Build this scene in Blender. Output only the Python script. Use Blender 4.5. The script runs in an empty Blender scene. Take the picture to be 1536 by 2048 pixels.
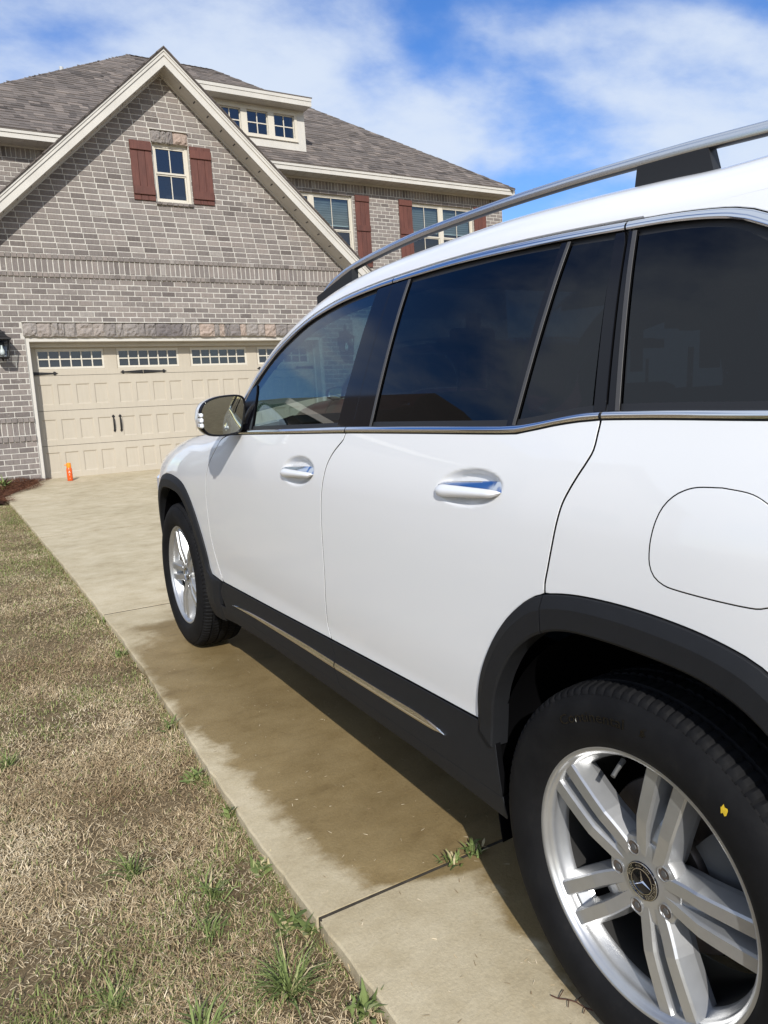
import bpy, bmesh, math, random
import numpy as np
from mathutils import Vector, Matrix
from mathutils.geometry import delaunay_2d_cdt

random.seed(7); RNG = np.random.default_rng(7)
SC = bpy.context.scene
COL = SC.collection
R_ = math.radians

# ------------------------------------------------------------------ camera
cam_d = bpy.data.cameras.new('camera'); cam = bpy.data.objects.new('camera', cam_d); COL.objects.link(cam)
YAW, PITCH, ROLL = .5293, -.1214, -.0671
CAM = Vector((0, 0, .5992))
F_ = Vector((math.sin(YAW)*math.cos(PITCH), math.cos(YAW)*math.cos(PITCH), math.sin(PITCH)))
r0 = Vector((math.cos(YAW), -math.sin(YAW), 0)); u0 = r0.cross(F_)
Rv = math.cos(ROLL)*r0 + math.sin(ROLL)*u0; Uv = -math.sin(ROLL)*r0 + math.cos(ROLL)*u0
cam.matrix_world = Matrix(((Rv.x, Uv.x, -F_.x, CAM.x), (Rv.y, Uv.y, -F_.y, CAM.y), (Rv.z, Uv.z, -F_.z, CAM.z), (0, 0, 0, 1)))
cam_d.sensor_fit = 'VERTICAL'; cam_d.sensor_height = 24; cam_d.sensor_width = 18
cam_d.lens = 24*1523.5/2048
cam_d.clip_start = .05; cam_d.clip_end = 3000
SC.camera = cam

# ------------------------------------------------------------------ light
SUN_D = Vector((.41, .93, -.62)).normalized()          # way the light travels
sun_d = bpy.data.lights.new('sun', 'SUN'); sun_d.energy = 4.4; sun_d.angle = R_(.55); sun_d.color = (1, .965, .905)
sun = bpy.data.objects.new('sun', sun_d); COL.objects.link(sun)
sun.rotation_euler = SUN_D.to_track_quat('-Z', 'Y').to_euler(); sun.location = (-10, -20, 20)
elev = math.asin(-SUN_D.z); to_sun = -SUN_D
SKY_STRENGTH = .14
w = bpy.data.worlds.new('World'); SC.world = w; w.use_nodes = True
nt = w.node_tree; nt.nodes.clear()
def N(nt, t, **k):
    n = nt.nodes.new(t)
    for a, b in k.items(): setattr(n, a, b)
    return n
out = N(nt, 'ShaderNodeOutputWorld'); bg = N(nt, 'ShaderNodeBackground'); bg.inputs[1].default_value = SKY_STRENGTH
sky = N(nt, 'ShaderNodeTexSky', sky_type='NISHITA'); sky.sun_disc = False
sky.sun_elevation = elev; sky.sun_rotation = math.atan2(to_sun.x, to_sun.y)
sky.air_density = 1.0; sky.dust_density = .6; sky.ozone_density = 2.2
tc = N(nt, 'ShaderNodeTexCoord')
def vmath(nt, op, a, b=None):
    n = N(nt, 'ShaderNodeVectorMath', operation=op); 
    for i, v in enumerate((a, b)):
        if v is None: continue
        if hasattr(v, 'links'): nt.links.new(v, n.inputs[i])
        else: n.inputs[i].default_value = v
    return n
def fmath(nt, op, a, b=None, c=None, clamp=False):
    n = N(nt, 'ShaderNodeMath', operation=op); n.use_clamp = clamp
    for i, v in enumerate((a, b, c)):
        if v is None: continue
        if hasattr(v, 'links'): nt.links.new(v, n.inputs[i])
        else: n.inputs[i].default_value = v
    return n.outputs[0]
sep = N(nt, 'ShaderNodeSeparateXYZ'); nt.links.new(tc.outputs['Generated'], sep.inputs[0])
zc = fmath(nt, 'ADD', fmath(nt, 'MAXIMUM', sep.outputs[2], 0.0), .28)
px = fmath(nt, 'DIVIDE', sep.outputs[0], zc); py = fmath(nt, 'DIVIDE', sep.outputs[1], zc)
comb = N(nt, 'ShaderNodeCombineXYZ'); nt.links.new(px, comb.inputs[0]); nt.links.new(py, comb.inputs[1])
mp = N(nt, 'ShaderNodeMapping'); pre = N(nt, 'ShaderNodeMapping'); pre.inputs['Rotation'].default_value = (0, 0, R_(9)); nt.links.new(comb.outputs[0], pre.inputs[0]); nt.links.new(pre.outputs[0], mp.inputs[0])
mp.inputs['Rotation'].default_value = (0, 0, 2.282); mp.inputs['Scale'].default_value = (1.0, 1.35, 1); mp.inputs['Location'].default_value = (-6.642, 5.368, 0)
n1 = N(nt, 'ShaderNodeTexNoise'); n1.inputs['Scale'].default_value = 1.3; n1.inputs['Detail'].default_value = 8; n1.inputs['Roughness'].default_value = .47; n1.inputs['Distortion'].default_value = .35
nt.links.new(mp.outputs[0], n1.inputs['Vector'])
n2 = N(nt, 'ShaderNodeTexNoise'); n2.inputs['Scale'].default_value = 4.2; n2.inputs['Detail'].default_value = 8; n2.inputs['Roughness'].default_value = .6
nt.links.new(mp.outputs[0], n2.inputs['Vector'])
cl = fmath(nt, 'ADD', n1.outputs['Fac'], fmath(nt, 'MULTIPLY', fmath(nt, 'SUBTRACT', n2.outputs['Fac'], .5), .22))
mr = N(nt, 'ShaderNodeMapRange', interpolation_type='SMOOTHERSTEP'); nt.links.new(cl, mr.inputs[0])
mr.inputs[1].default_value = .365; mr.inputs[2].default_value = .60; mr.inputs[3].default_value = 0; mr.inputs[4].default_value = .92
mix = N(nt, 'ShaderNodeMixRGB'); nt.links.new(mr.outputs[0], mix.inputs[0]); hs = N(nt, 'ShaderNodeHueSaturation'); hs.inputs['Saturation'].default_value = 1.32; hs.inputs['Hue'].default_value = .514; hs.inputs['Value'].default_value = 1.22; nt.links.new(sky.outputs[0], hs.inputs['Color']); nt.links.new(hs.outputs[0], mix.inputs[1]); mix.inputs[2].default_value = (5.0, 5.6, 6.5, 1)
nt.links.new(mix.outputs[0], bg.inputs[0]); nt.links.new(bg.outputs[0], out.inputs[0])
SC.view_settings.view_transform = 'Standard'; SC.view_settings.look = 'None'
SC.view_settings.exposure = 0.08; SC.view_settings.gamma = 1; SC.view_settings.use_curve_mapping = False
SC.cycles.max_bounces = 10; SC.cycles.transparent_max_bounces = 24; SC.cycles.glossy_bounces = 5; SC.cycles.diffuse_bounces = 4

# ------------------------------------------------------------------ materials
def new_mat(name):
    m = bpy.data.materials.new(name); m.use_nodes = True; t = m.node_tree
    b = t.nodes['Principled BSDF']; return m, t, b
def rgba(c): return (c[0], c[1], c[2], 1)
def pos_node(t, obj=False):
    if obj: return N(t, 'ShaderNodeTexCoord').outputs['Object']
    return N(t, 'ShaderNodeNewGeometry').outputs['Position']
def noise(t, vec, scale, detail=4, rough=.55, dist=0.):
    n = N(t, 'ShaderNodeTexNoise'); n.inputs['Scale'].default_value = scale; n.inputs['Detail'].default_value = detail
    n.inputs['Roughness'].default_value = rough; n.inputs['Distortion'].default_value = dist
    t.links.new(vec, n.inputs['Vector']); return n.outputs['Fac']
def ramp(t, fac, stops):
    n = N(t, 'ShaderNodeValToRGB'); e = n.color_ramp.elements
    while len(e) < len(stops): e.new(.5)
    for i, (p, c) in enumerate(stops): e[i].position = p; e[i].color = rgba(c) if len(c) == 3 else c
    t.links.new(fac, n.inputs[0]); return n.outputs[0]
def mixc(t, fac, a, b, mode='MIX'):
    n = N(t, 'ShaderNodeMixRGB', blend_type=mode)
    for i, v in enumerate((fac, a, b)):
        if hasattr(v, 'links'): t.links.new(v, n.inputs[i])
        else: n.inputs[i].default_value = v if i == 0 else rgba(v)
    return n.outputs[0]
def bump(t, b, h, strength=.3, dist=.01):
    n = N(t, 'ShaderNodeBump'); n.inputs['Strength'].default_value = strength; n.inputs['Distance'].default_value = dist
    t.links.new(h, n.inputs['Height']); t.links.new(n.outputs[0], b.inputs['Normal']); return n
def scale_vec(t, v, s):
    n = N(t, 'ShaderNodeMapping'); n.inputs['Scale'].default_value = s; t.links.new(v, n.inputs[0]); return n.outputs[0]
def tint_node(t): return N(t, 'ShaderNodeAttribute', attribute_name='tint').outputs['Fac']
def simple(name, c, rough=.5, metal=0., coat=0., spec=.5, var=.0, vs=8., bmp=0., bs=60., cr=.03):
    m, t, b = new_mat(name)
    b.inputs['Base Color'].default_value = rgba(c); b.inputs['Roughness'].default_value = rough; b.inputs['Metallic'].default_value = metal
    b.inputs['Coat Weight'].default_value = coat; b.inputs['Coat Roughness'].default_value = cr; b.inputs['Specular IOR Level'].default_value = spec
    if var or bmp:
        p = pos_node(t, True)
        if var:
            f = noise(t, p, vs, 6, .6)
            t.links.new(ramp(t, f, [(.25, [x*(1-var) for x in c]), (.75, [min(1, x*(1+var)) for x in c])]), b.inputs['Base Color'])
        if bmp: bump(t, b, noise(t, p, bs, 4), bmp, .004)
    return m
MT = {}
MT['paint'] = simple('white_paint', (.765, .77, .775), .38, coat=1., cr=.02)
MT['maroon'] = simple('maroon_paint', (.11, .012, .014), .35, metal=.2, coat=1.)
MT['plastic'] = simple('charcoal_plastic', (.013, .0138, .016), .58, spec=.22, var=.08, vs=30, bmp=.12, bs=900)
MT['void'] = simple('dark_void', (.004, .004, .0045), 1., spec=0.)  # near-black: painted shade in panel gaps and behind spokes, also the arch liners
MT['black'] = simple('black_trim', (.010, .010, .011), .55)
MT['gloss'] = simple('gloss_black', (.005, .005, .007), .05, spec=.28)
MT['seal'] = simple('rubber_seal', (.055, .052, .05), .42)
MT['chrome'] = simple('chrome', (.78, .79, .81), .07, metal=1.)
MT['satin'] = simple('satin_aluminium', (.70, .71, .73), .23, metal=1.)
MT['alloy'] = simple('silver_alloy', (.42, .425, .43), .36, metal=.72, coat=.25, cr=.2, var=.07, vs=25)
MT['barrel'] = simple('shaded_barrel', (.03, .029, .028), .6, metal=.4)  # alloy darkened deep inside the rim, shade put into the colour
MT['disc'] = simple('brake_disc', (.13, .105, .088), .5, metal=.5, var=.25, vs=30)
MT['caliper'] = simple('caliper', (.10, .10, .10), .6, metal=.3)
MT['lamp'] = simple('clear_lamp', (.75, .77, .8), .08, coat=1.)
MT['red_lamp'] = simple('red_lamp', (.35, .01, .012), .1, coat=1.)
MT['interior'] = simple('interior_black', (.022, .022, .024), .6, var=.2, vs=20)
MT['interior2'] = simple('interior_grey', (.10, .10, .10), .7)
MT['mirror'] = simple('mirror_glass', (.42, .45, .44), .02, metal=1.)
def rubber():
    m, t, b = new_mat('tyre_rubber'); p = pos_node(t, True)
    f = noise(t, p, 14, 6, .65); f2 = noise(t, p, 90, 4, .6)
    c = ramp(t, f, [(.3, (.006, .006, .0068)), (.62, (.010, .010, .0108)), (.85, (.020, .0185, .017))]); b.inputs['Specular IOR Level'].default_value = .12
    t.links.new(c, b.inputs['Base Color']); b.inputs['Roughness'].default_value = .70
    bump(t, b, f2, .15, .002); return m
MT['rubber'] = rubber()
MT['letter'] = simple('raised_letter', (.0015, .0015, .0018), .25)
MT['yellow'] = simple('yellow_mark', (.62, .42, .02), .8, var=.35, vs=60)
MT['whitebit'] = simple('white_speck', (.7, .68, .6), .8)
def glass(name, tint, ior=1.52, extra=0.):
    m, t, b = new_mat(name); t.nodes.remove(b)
    o = [n for n in t.nodes if n.type == 'OUTPUT_MATERIAL'][0]
    tr = N(t, 'ShaderNodeBsdfTransparent'); tr.inputs[0].default_value = rgba(tint)
    gl = N(t, 'ShaderNodeBsdfGlossy'); gl.inputs['Roughness'].default_value = .0; gl.inputs[0].default_value = (1, 1, 1, 1)
    ge = N(t, 'ShaderNodeNewGeometry')
    dt = vmath(t, 'DOT_PRODUCT', ge.outputs['Normal'], ge.outputs['Incoming'])
    c5 = fmath(t, 'POWER', fmath(t, 'SUBTRACT', 1., fmath(t, 'ABSOLUTE', dt.outputs['Value'])), 5.)
    f0 = ((ior-1)/(ior+1))**2*1.0+extra
    f = fmath(t, 'ADD', fmath(t, 'MULTIPLY', c5, 1-f0), f0, clamp=True)
    mx = N(t, 'ShaderNodeMixShader'); t.links.new(f, mx.inputs[0]); t.links.new(tr.outputs[0], mx.inputs[1]); t.links.new(gl.outputs[0], mx.inputs[2])
    t.links.new(mx.outputs[0], o.inputs[0]); return m
MT['glass'] = glass('tinted_glass', (.25, .35, .36), extra=.06)
MT['privacy'] = glass('privacy_glass', (.020, .024, .032), extra=.0)
MT['housepane'] = glass('house_pane', (.62, .70, .72), extra=.045)
MT['lampglass'] = glass('lantern_glass', (.85, .88, .88), extra=.06)

def brick_mat(stops, name):
    m, t, b = new_mat(name); p = pos_node(t)
    base = ramp(t, tint_node(t), stops)
    streak = noise(t, scale_vec(t, p, (60, 60, 7)), 1.0, 6, .7)
    base = mixc(t, .55, base, ramp(t, streak, [(.25, (.45, .43, .42)), (.5, (1, 1, 1)), (.75, (1.35, 1.32, 1.28))]), 'MULTIPLY')
    smear = noise(t, scale_vec(t, p, (9, 9, 14)), 1.0, 6, .7)
    sm = N(t, 'ShaderNodeMapRange'); t.links.new(smear, sm.inputs[0]); sm.inputs[1].default_value = .60; sm.inputs[2].default_value = .78; sm.inputs[4].default_value = .6
    base = mixc(t, sm.outputs[0], base, (.50, .475, .435))
    t.links.new(base, b.inputs['Base Color']); b.inputs['Roughness'].default_value = .88; b.inputs['Specular IOR Level'].default_value = .25
    h = fmath(t, 'ADD', streak, fmath(t, 'MULTIPLY', noise(t, p, 120, 3), .6))
    bump(t, b, h, .55, .006); return m
MT['brick'] = brick_mat([(0, (.122, .105, .097)), (.2, (.168, .147, .136)), (.5, (.206, .182, .167)), (.8, (.230, .197, .178)), (1, (.27, .246, .225))], 'grey_brick')
def mortar_mat():
    m, t, b = new_mat('mortar'); p = pos_node(t); f = noise(t, p, 16, 7, .65)
    t.links.new(ramp(t, f, [(.3, (.38, .358, .318)), (.65, (.53, .505, .455))]), b.inputs['Base Color']); b.inputs['Roughness'].default_value = .95
    bump(t, b, noise(t, p, 150, 4), .5, .004); return m
MT['mortar'] = mortar_mat()
def stone_mat():
    m, t, b = new_mat('lintel_stone'); p = pos_node(t)
    base = ramp(t, tint_node(t), [(0, (.15, .135, .135)), (.35, (.22, .20, .19)), (.6, (.29, .265, .245)), (.85, (.36, .29, .245)), (1, (.38, .28, .225))])
    f = noise(t, p, 22, 7, .7)
    base = mixc(t, .6, base, ramp(t, f, [(.25, (.55, .53, .52)), (.75, (1.35, 1.3, 1.25))]), 'MULTIPLY')
    t.links.new(base, b.inputs['Base Color']); b.inputs['Roughness'].default_value = .9
    bump(t, b, noise(t, p, 26, 7, .65), .9, .03); return m
MT['stone'] = stone_mat()
def shingle_mat():
    m, t, b = new_mat('asphalt_shingle'); p = pos_node(t)
    base = ramp(t, tint_node(t), [(0, (.062, .054, .050)), (.25, (.105, .092, .085)), (.55, (.150, .130, .118)), (.8, (.195, .166, .148)), (1, (.25, .215, .19))])
    g = noise(t, p, 160, 3, .7); l = noise(t, p, .7, 4)
    base = mixc(t, .7, base, ramp(t, g, [(.2, (.6, .6, .6)), (.8, (1.4, 1.38, 1.35))]), 'MULTIPLY')
    base = mixc(t, .5, base, ramp(t, l, [(.3, (.9, .9, .91)), (.7, (1.08, 1.07, 1.05))]), 'MULTIPLY')
    t.links.new(base, b.inputs['Base Color']); b.inputs['Roughness'].default_value = .95; b.inputs['Specular IOR Level'].default_value = .2
    bump(t, b, g, .5, .004); return m
MT['shingle'] = shingle_mat()
def trim_mat(name, c, var=.06, grime=.12):
    m, t, b = new_mat(name); p = pos_node(t)
    f = noise(t, p, 2.2, 7, .65); f2 = noise(t, scale_vec(t, p, (30, 30, 3)), 1, 5, .6)
    base = ramp(t, f, [(.25, [x*(1-grime) for x in c]), (.6, c), (.85, [min(1, x*(1+var)) for x in c])])
    base = mixc(t, .25, base, ramp(t, f2, [(.3, (.82, .8, .76)), (.6, (1, 1, 1))]), 'MULTIPLY')
    t.links.new(base, b.inputs['Base Color']); b.inputs['Roughness'].default_value = .55
    bump(t, b, noise(t, p, 40, 4), .08, .004); return m
MT['cream'] = trim_mat('cream_trim', (.53, .505, .455))
MT['doorpaint'] = trim_mat('garage_door_paint', (.43, .382, .305), .04, .05)
MT['frame'] = trim_mat('window_frame', (.56, .52, .44), .03, .05)
def wood_mat():
    m, t, b = new_mat('red_stained_wood'); p = pos_node(t)
    f = noise(t, scale_vec(t, p, (55, 55, 3.5)), 1, 7, .7, .4); k = noise(t, p, 5, 4)
    base = ramp(t, f, [(.25, (.066, .021, .015)), (.5, (.108, .036, .025)), (.78, (.148, .053, .036))])
    base = mixc(t, .5, base, ramp(t, k, [(.3, (.75, .72, .7)), (.7, (1.15, 1.15, 1.15))]), 'MULTIPLY')
    base = mixc(t, .6, base, ramp(t, tint_node(t), [(0, (.8, .8, .8)), (1, (1.15, 1.12, 1.1))]), 'MULTIPLY')
    t.links.new(base, b.inputs['Base Color']); b.inputs['Roughness'].default_value = .7
    bump(t, b, f, .4, .004); return m
MT['wood'] = wood_mat()
MT['iron'] = simple('black_iron', (.014, .013, .013), .5, metal=.3)
MT['dark_room'] = simple('dark_room', (.012, .013, .016), .9)  # near-black sheets behind the panes, the shade of unlit rooms as colour
def blind_mat():
    m, t, b = new_mat('window_blind'); p = pos_node(t)
    wv = N(t, 'ShaderNodeTexWave', wave_type='BANDS', bands_direction='Z'); wv.inputs['Scale'].default_value = 6.2; t.links.new(p, wv.inputs[0])
    t.links.new(ramp(t, wv.outputs[1], [(.0, (.34, .40, .39)), (.35, (.62, .68, .66))]), b.inputs['Base Color']); b.inputs['Roughness'].default_value = .7; return m
MT['blind'] = blind_mat()
def concrete_mat():
    m, t, b = new_mat('driveway_concrete'); p = pos_node(t); s = N(t, 'ShaderNodeSeparateXYZ'); t.links.new(p, s.inputs[0])
    X, Y = s.outputs[0], s.outputs[1]
    big = noise(t, p, 1.1, 6, .6); mid = noise(t, scale_vec(t, p, (4, 5, 3)), 1.5, 8, .65); fine = noise(t, p, 130, 4, .7)
    base = ramp(t, mid, [(.2, (.32, .258, .165)), (.42, (.45, .383, .26)), (.6, (.51, .443, .315)), (.85, (.58, .515, .38))])
    base = mixc(t, .55, base, ramp(t, big, [(.3, (.74, .70, .60)), (.7, (1.15, 1.13, 1.1))]), 'MULTIPLY')
    # dark run-off streaks along the slab near the edge and the joints
    st = noise(t, scale_vec(t, p, (3, 7, 2)), 1.3, 8, .7, .6)
    sk = N(t, 'ShaderNodeMapRange'); t.links.new(st, sk.inputs[0]); sk.inputs[1].default_value = .58; sk.inputs[2].default_value = .72; sk.inputs[4].default_value = .28
    base = mixc(t, sk.outputs[0], base, (.17, .125, .07))
    base = mixc(t, .55, base, ramp(t, fine, [(.2, (.72, .72, .72)), (.8, (1.25, 1.25, 1.25))]), 'MULTIPLY')
    pit = N(t, 'ShaderNodeTexVoronoi'); pit.inputs['Scale'].default_value = 55; t.links.new(p, pit.inputs['Vector'])
    pm = N(t, 'ShaderNodeMapRange'); t.links.new(pit.outputs['Distance'], pm.inputs[0]); pm.inputs[1].default_value = .10; pm.inputs[2].default_value = .04; pm.inputs[4].default_value = .55
    base = mixc(t, fmath(t, 'MULTIPLY', pm.outputs[0], noise(t, p, 6, 3)), base, (.10, .08, .05))
    # wet patch where the car was rinsed
    wob = fmath(t, 'ADD', fmath(t, 'SUBTRACT', noise(t, p, 2.3, 8, .62, .3), .5), fmath(t, 'MULTIPLY', fmath(t, 'SUBTRACT', noise(t, p, 11, 8, .7), .5), .28))
    near = N(t, 'ShaderNodeMapRange'); t.links.new(Y, near.inputs[0]); near.inputs[1].default_value = 1.50; near.inputs[2].default_value = 1.60; near.inputs[3].default_value = 1.00; near.inputs[4].default_value = .72
    xm = N(t, 'ShaderNodeMapRange', interpolation_type='SMOOTHSTEP'); t.links.new(fmath(t, 'ADD', fmath(t, 'SUBTRACT', X, near.outputs[0]), fmath(t, 'MULTIPLY', wob, .42)), xm.inputs[0])
    xm.inputs[1].default_value = -.015; xm.inputs[2].default_value = .07
    ym = N(t, 'ShaderNodeMapRange', interpolation_type='SMOOTHSTEP'); t.links.new(fmath(t, 'ADD', fmath(t, 'ADD', Y, fmath(t, 'MULTIPLY', X, -1.25)), fmath(t, 'MULTIPLY', wob, 1.6)), ym.inputs[0])
    ym.inputs[1].default_value = 3.2; ym.inputs[2].default_value = 2.75
    wet = fmath(t, 'MULTIPLY', xm.outputs[0], ym.outputs[0])
    wcol = mixc(t, 1., base, ramp(t, noise(t, p, 1.7, 6, .6), [(.3, (.41, .35, .245)), (.6, (.51, .44, .31)), (.8, (.68, .575, .41))]), 'MULTIPLY')
    base = mixc(t, wet, base, wcol)
    t.links.new(base, b.inputs['Base Color'])
    rg = N(t, 'ShaderNodeMapRange'); t.links.new(wet, rg.inputs[0]); rg.inputs[3].default_value = .92; rg.inputs[4].default_value = .50; t.links.new(rg.outputs[0], b.inputs['Roughness'])
    b.inputs['Specular IOR Level'].default_value = .3
    bump(t, b, fmath(t, 'ADD', fine, fmath(t, 'MULTIPLY', noise(t, p, 30, 5), 1.0)), .35, .004); return m
MT['concrete'] = concrete_mat()
def soil_mat():
    m, t, b = new_mat('thatch_soil'); p = pos_node(t)
    f = noise(t, p, 3, 8, .65); g = noise(t, p, 120, 5, .75)
    base = ramp(t, f, [(.25, (.13, .092, .055)), (.5, (.23, .175, .11)), (.75, (.32, .255, .165))])
    base = mixc(t, .8, base, ramp(t, g, [(.25, (.4, .38, .34)), (.75, (1.7, 1.65, 1.5))]), 'MULTIPLY')
    gr = noise(t, p, 1.4, 5, .6); gm = N(t, 'ShaderNodeMapRange'); t.links.new(gr, gm.inputs[0]); gm.inputs[1].default_value = .52; gm.inputs[2].default_value = .75; gm.inputs[4].default_value = .5
    base = mixc(t, gm.outputs[0], base, (.085, .10, .03))
    t.links.new(base, b.inputs['Base Color']); b.inputs['Roughness'].default_value = 1.; b.inputs['Specular IOR Level'].default_value = .1
    bump(t, b, g, .9, .02); return m
MT['soil'] = soil_mat()
def blade_mat(name, stops, trans=.25):
    m, t, b = new_mat(name)
    t.links.new(ramp(t, tint_node(t), stops), b.inputs['Base Color']); b.inputs['Roughness'].default_value = .75; b.inputs['Specular IOR Level'].default_value = .2
    return m
MT['grass'] = blade_mat('dry_grass', [(0, (.19, .125, .065)), (.2, (.35, .255, .145)), (.45, (.52, .405, .245)), (.70, (.67, .545, .36)), (.80, (.74, .63, .45)), (.82, (.12, .13, .045)), (.92, (.17, .205, .06)), (1, (.24, .28, .10))])
MT['weed'] = blade_mat('green_weed', [(0, (.07, .095, .03)), (.5, (.135, .175, .055)), (.85, (.22, .27, .095)), (1, (.45, .38, .22))])
MT['straw'] = blade_mat('pine_straw', [(0, (.075, .028, .014)), (.5, (.16, .062, .03)), (1, (.25, .115, .06))])
MT['bottle'] = simple('orange_plastic', (.72, .10, .012), .35)
MT['bottle_cap'] = simple('yellow_orange_plastic', (.85, .26, .012), .4)
MT['label'] = simple('white_print', (.8, .74, .7), .5)

# ------------------------------------------------------------------ object helpers
ROOTINV = {}
def root(name, loc, label, cat, group=None):
    o = bpy.data.objects.new(name, None); COL.objects.link(o); o.location = loc; o.empty_display_size = .1
    o['label'] = label; o['category'] = cat
    if group: o['group'] = group
    ROOTINV[o.name] = Matrix.Translation(-Vector(loc)); return o
def tag(o, label=None, cat=None, group=None, kind=None):
    for k, v in (('label', label), ('category', cat), ('group', group), ('kind', kind)):
        if v: o[k] = v
    return o
def adopt(o, parent):
    COL.objects.link(o)
    if parent is not None:
        o.parent = parent
        if parent.name in ROOTINV: o.matrix_parent_inverse = ROOTINV[parent.name]
    return o
def mk(name, V, F, mats, parent=None, smooth=False, tint=None, midx=None, normals=None, kind=None):
    me = bpy.data.meshes.new(name); me.from_pydata([tuple(v) for v in V], [], [tuple(f) for f in F])
    for m in (mats if isinstance(mats, (list, tuple)) else [mats]): me.materials.append(m if not isinstance(m, str) else MT[m])
    n = len(me.polygons)
    if midx is not None: me.polygons.foreach_set('material_index', np.asarray(midx, dtype=np.int32))
    me.polygons.foreach_set('use_smooth', np.full(n, bool(smooth)))
    if tint is not None:
        a = me.attributes.new('tint', 'FLOAT', 'FACE'); a.data.foreach_set('value', np.asarray(tint, dtype=np.float32))
    me.update()
    if normals is not None: me.normals_split_custom_set_from_vertices([tuple(x) for x in normals])
    o = bpy.data.objects.new(name, me); adopt(o, parent)
    if kind: o['kind'] = kind
    return o
def fast_mesh(name, V, F, mats, parent=None, tint=None, smooth=False):   # V (n,3), F (m,k) numpy
    me = bpy.data.meshes.new(name); V = np.asarray(V, np.float32); F = np.asarray(F, np.int32); k = F.shape[1]
    me.vertices.add(len(V)); me.vertices.foreach_set('co', V.ravel()); me.loops.add(F.size); me.loops.foreach_set('vertex_index', F.ravel())
    me.polygons.add(len(F)); me.polygons.foreach_set('loop_start', np.arange(len(F), dtype=np.int32)*k)
    me.polygons.foreach_set('use_smooth', np.full(len(F), smooth))
    for m in (mats if isinstance(mats, (list, tuple)) else [mats]): me.materials.append(MT[m] if isinstance(m, str) else m)
    if tint is not None:
        a = me.attributes.new('tint', 'FLOAT', 'FACE'); a.data.foreach_set('value', np.asarray(tint, dtype=np.float32))
    me.update(calc_edges=True); me.validate()
    o = bpy.data.objects.new(name, me); adopt(o, parent); return o
class MB:
    def __init__(s): s.V = []; s.F = []; s.T = []; s.M = []
    def add(s, V, F, t=.5, m=0):
        b = len(s.V); s.V += [tuple(v) for v in V]
        for f in F: s.F.append(tuple(b+i for i in f)); s.T.append(t); s.M.append(m)
        return s
    def box(s, x0, x1, y0, y1, z0, z1, t=.5, m=0, c=0.):
        if c <= 0:
            V = [(x0,y0,z0),(x1,y0,z0),(x1,y1,z0),(x0,y1,z0),(x0,y0,z1),(x1,y0,z1),(x1,y1,z1),(x0,y1,z1)]
            return s.add(V, [(0,1,5,4),(1,2,6,5),(2,3,7,6),(3,0,4,7),(4,5,6,7),(3,2,1,0)], t, m)
        bm = bmesh.new(); bmesh.ops.create_cube(bm, size=1)
        bmesh.ops.scale(bm, vec=(x1-x0, y1-y0, z1-z0), verts=bm.verts); bmesh.ops.translate(bm, vec=((x0+x1)/2, (y0+y1)/2, (z0+z1)/2), verts=bm.verts)
        bmesh.ops.bevel(bm, geom=bm.edges[:], offset=c, segments=1, affect='EDGES')
        bm.verts.index_update(); s.add([v.co[:] for v in bm.verts], [[v.index for v in f.verts] for f in bm.faces], t, m); bm.free(); return s
    def quad(s, a, b, c, d, t=.5, m=0): return s.add([a, b, c, d], [(0, 1, 2, 3)], t, m)
    def prism(s, poly, fn, d0, d1, t=.5, m=0):     # poly 2-D, fn(u,v,d)->3-D
        n = len(poly); V = [fn(u, v, d0) for u, v in poly] + [fn(u, v, d1) for u, v in poly]
        F = [tuple(range(n))[::-1], tuple(range(n, 2*n))] + [(i, (i+1) % n, n+(i+1) % n, n+i) for i in range(n)]
        return s.add(V, F, t, m)
    def tube(s, pts, r, n=8, t=.5, m=0, cap=True):
        pts = [Vector(p) for p in pts]; rs = r if isinstance(r, (list, tuple)) else [r]*len(pts); V = []; ref = None
        for i, p in enumerate(pts):
            d = (pts[min(i+1, len(pts)-1)]-pts[max(i-1, 0)]).normalized()
            if ref is None: ref = d.orthogonal().normalized()
            a = (ref-d*ref.dot(d)).normalized(); ref = a; b2 = d.cross(a)
            V += [p+rs[i]*(math.cos(2*math.pi*k/n)*a+math.sin(2*math.pi*k/n)*b2) for k in range(n)]
        F = [(i*n+k, i*n+(k+1) % n, (i+1)*n+(k+1) % n, (i+1)*n+k) for i in range(len(pts)-1) for k in range(n)]
        if cap: F += [tuple(range(n))[::-1], tuple((len(pts)-1)*n+k for k in range(n))]
        return s.add(V, F, t, m)
    def build(s, name, mats, parent=None, smooth=False, kind=None):
        return mk(name, s.V, s.F, mats, parent, smooth, s.T, s.M if isinstance(mats, (list, tuple)) else None, kind=kind)
def smooth_by_angle(o, deg=35):
    me = o.data; me.polygons.foreach_set('use_smooth', np.full(len(me.polygons), True))
    bm = bmesh.new(); bm.from_mesh(me); lim = R_(deg)
    for e in bm.edges: e.smooth = not (len(e.link_faces) == 2 and e.calc_face_angle(0) > lim)
    bm.to_mesh(me); bm.free(); me.update(); return o
def text_verts(s, size=1.):
    c = bpy.data.curves.new('t', 'FONT'); c.body = s; c.size = size; c.resolution_u = 2
    o = bpy.data.objects.new('t', c); COL.objects.link(o)
    me = bpy.data.meshes.new_from_object(o.evaluated_get(bpy.context.evaluated_depsgraph_get()))
    V = [v.co.copy() for v in me.vertices]; F = [tuple(p.vertices) for p in me.polygons]
    bpy.data.objects.remove(o); bpy.data.curves.remove(c); bpy.data.meshes.remove(me); return V, F

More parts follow.
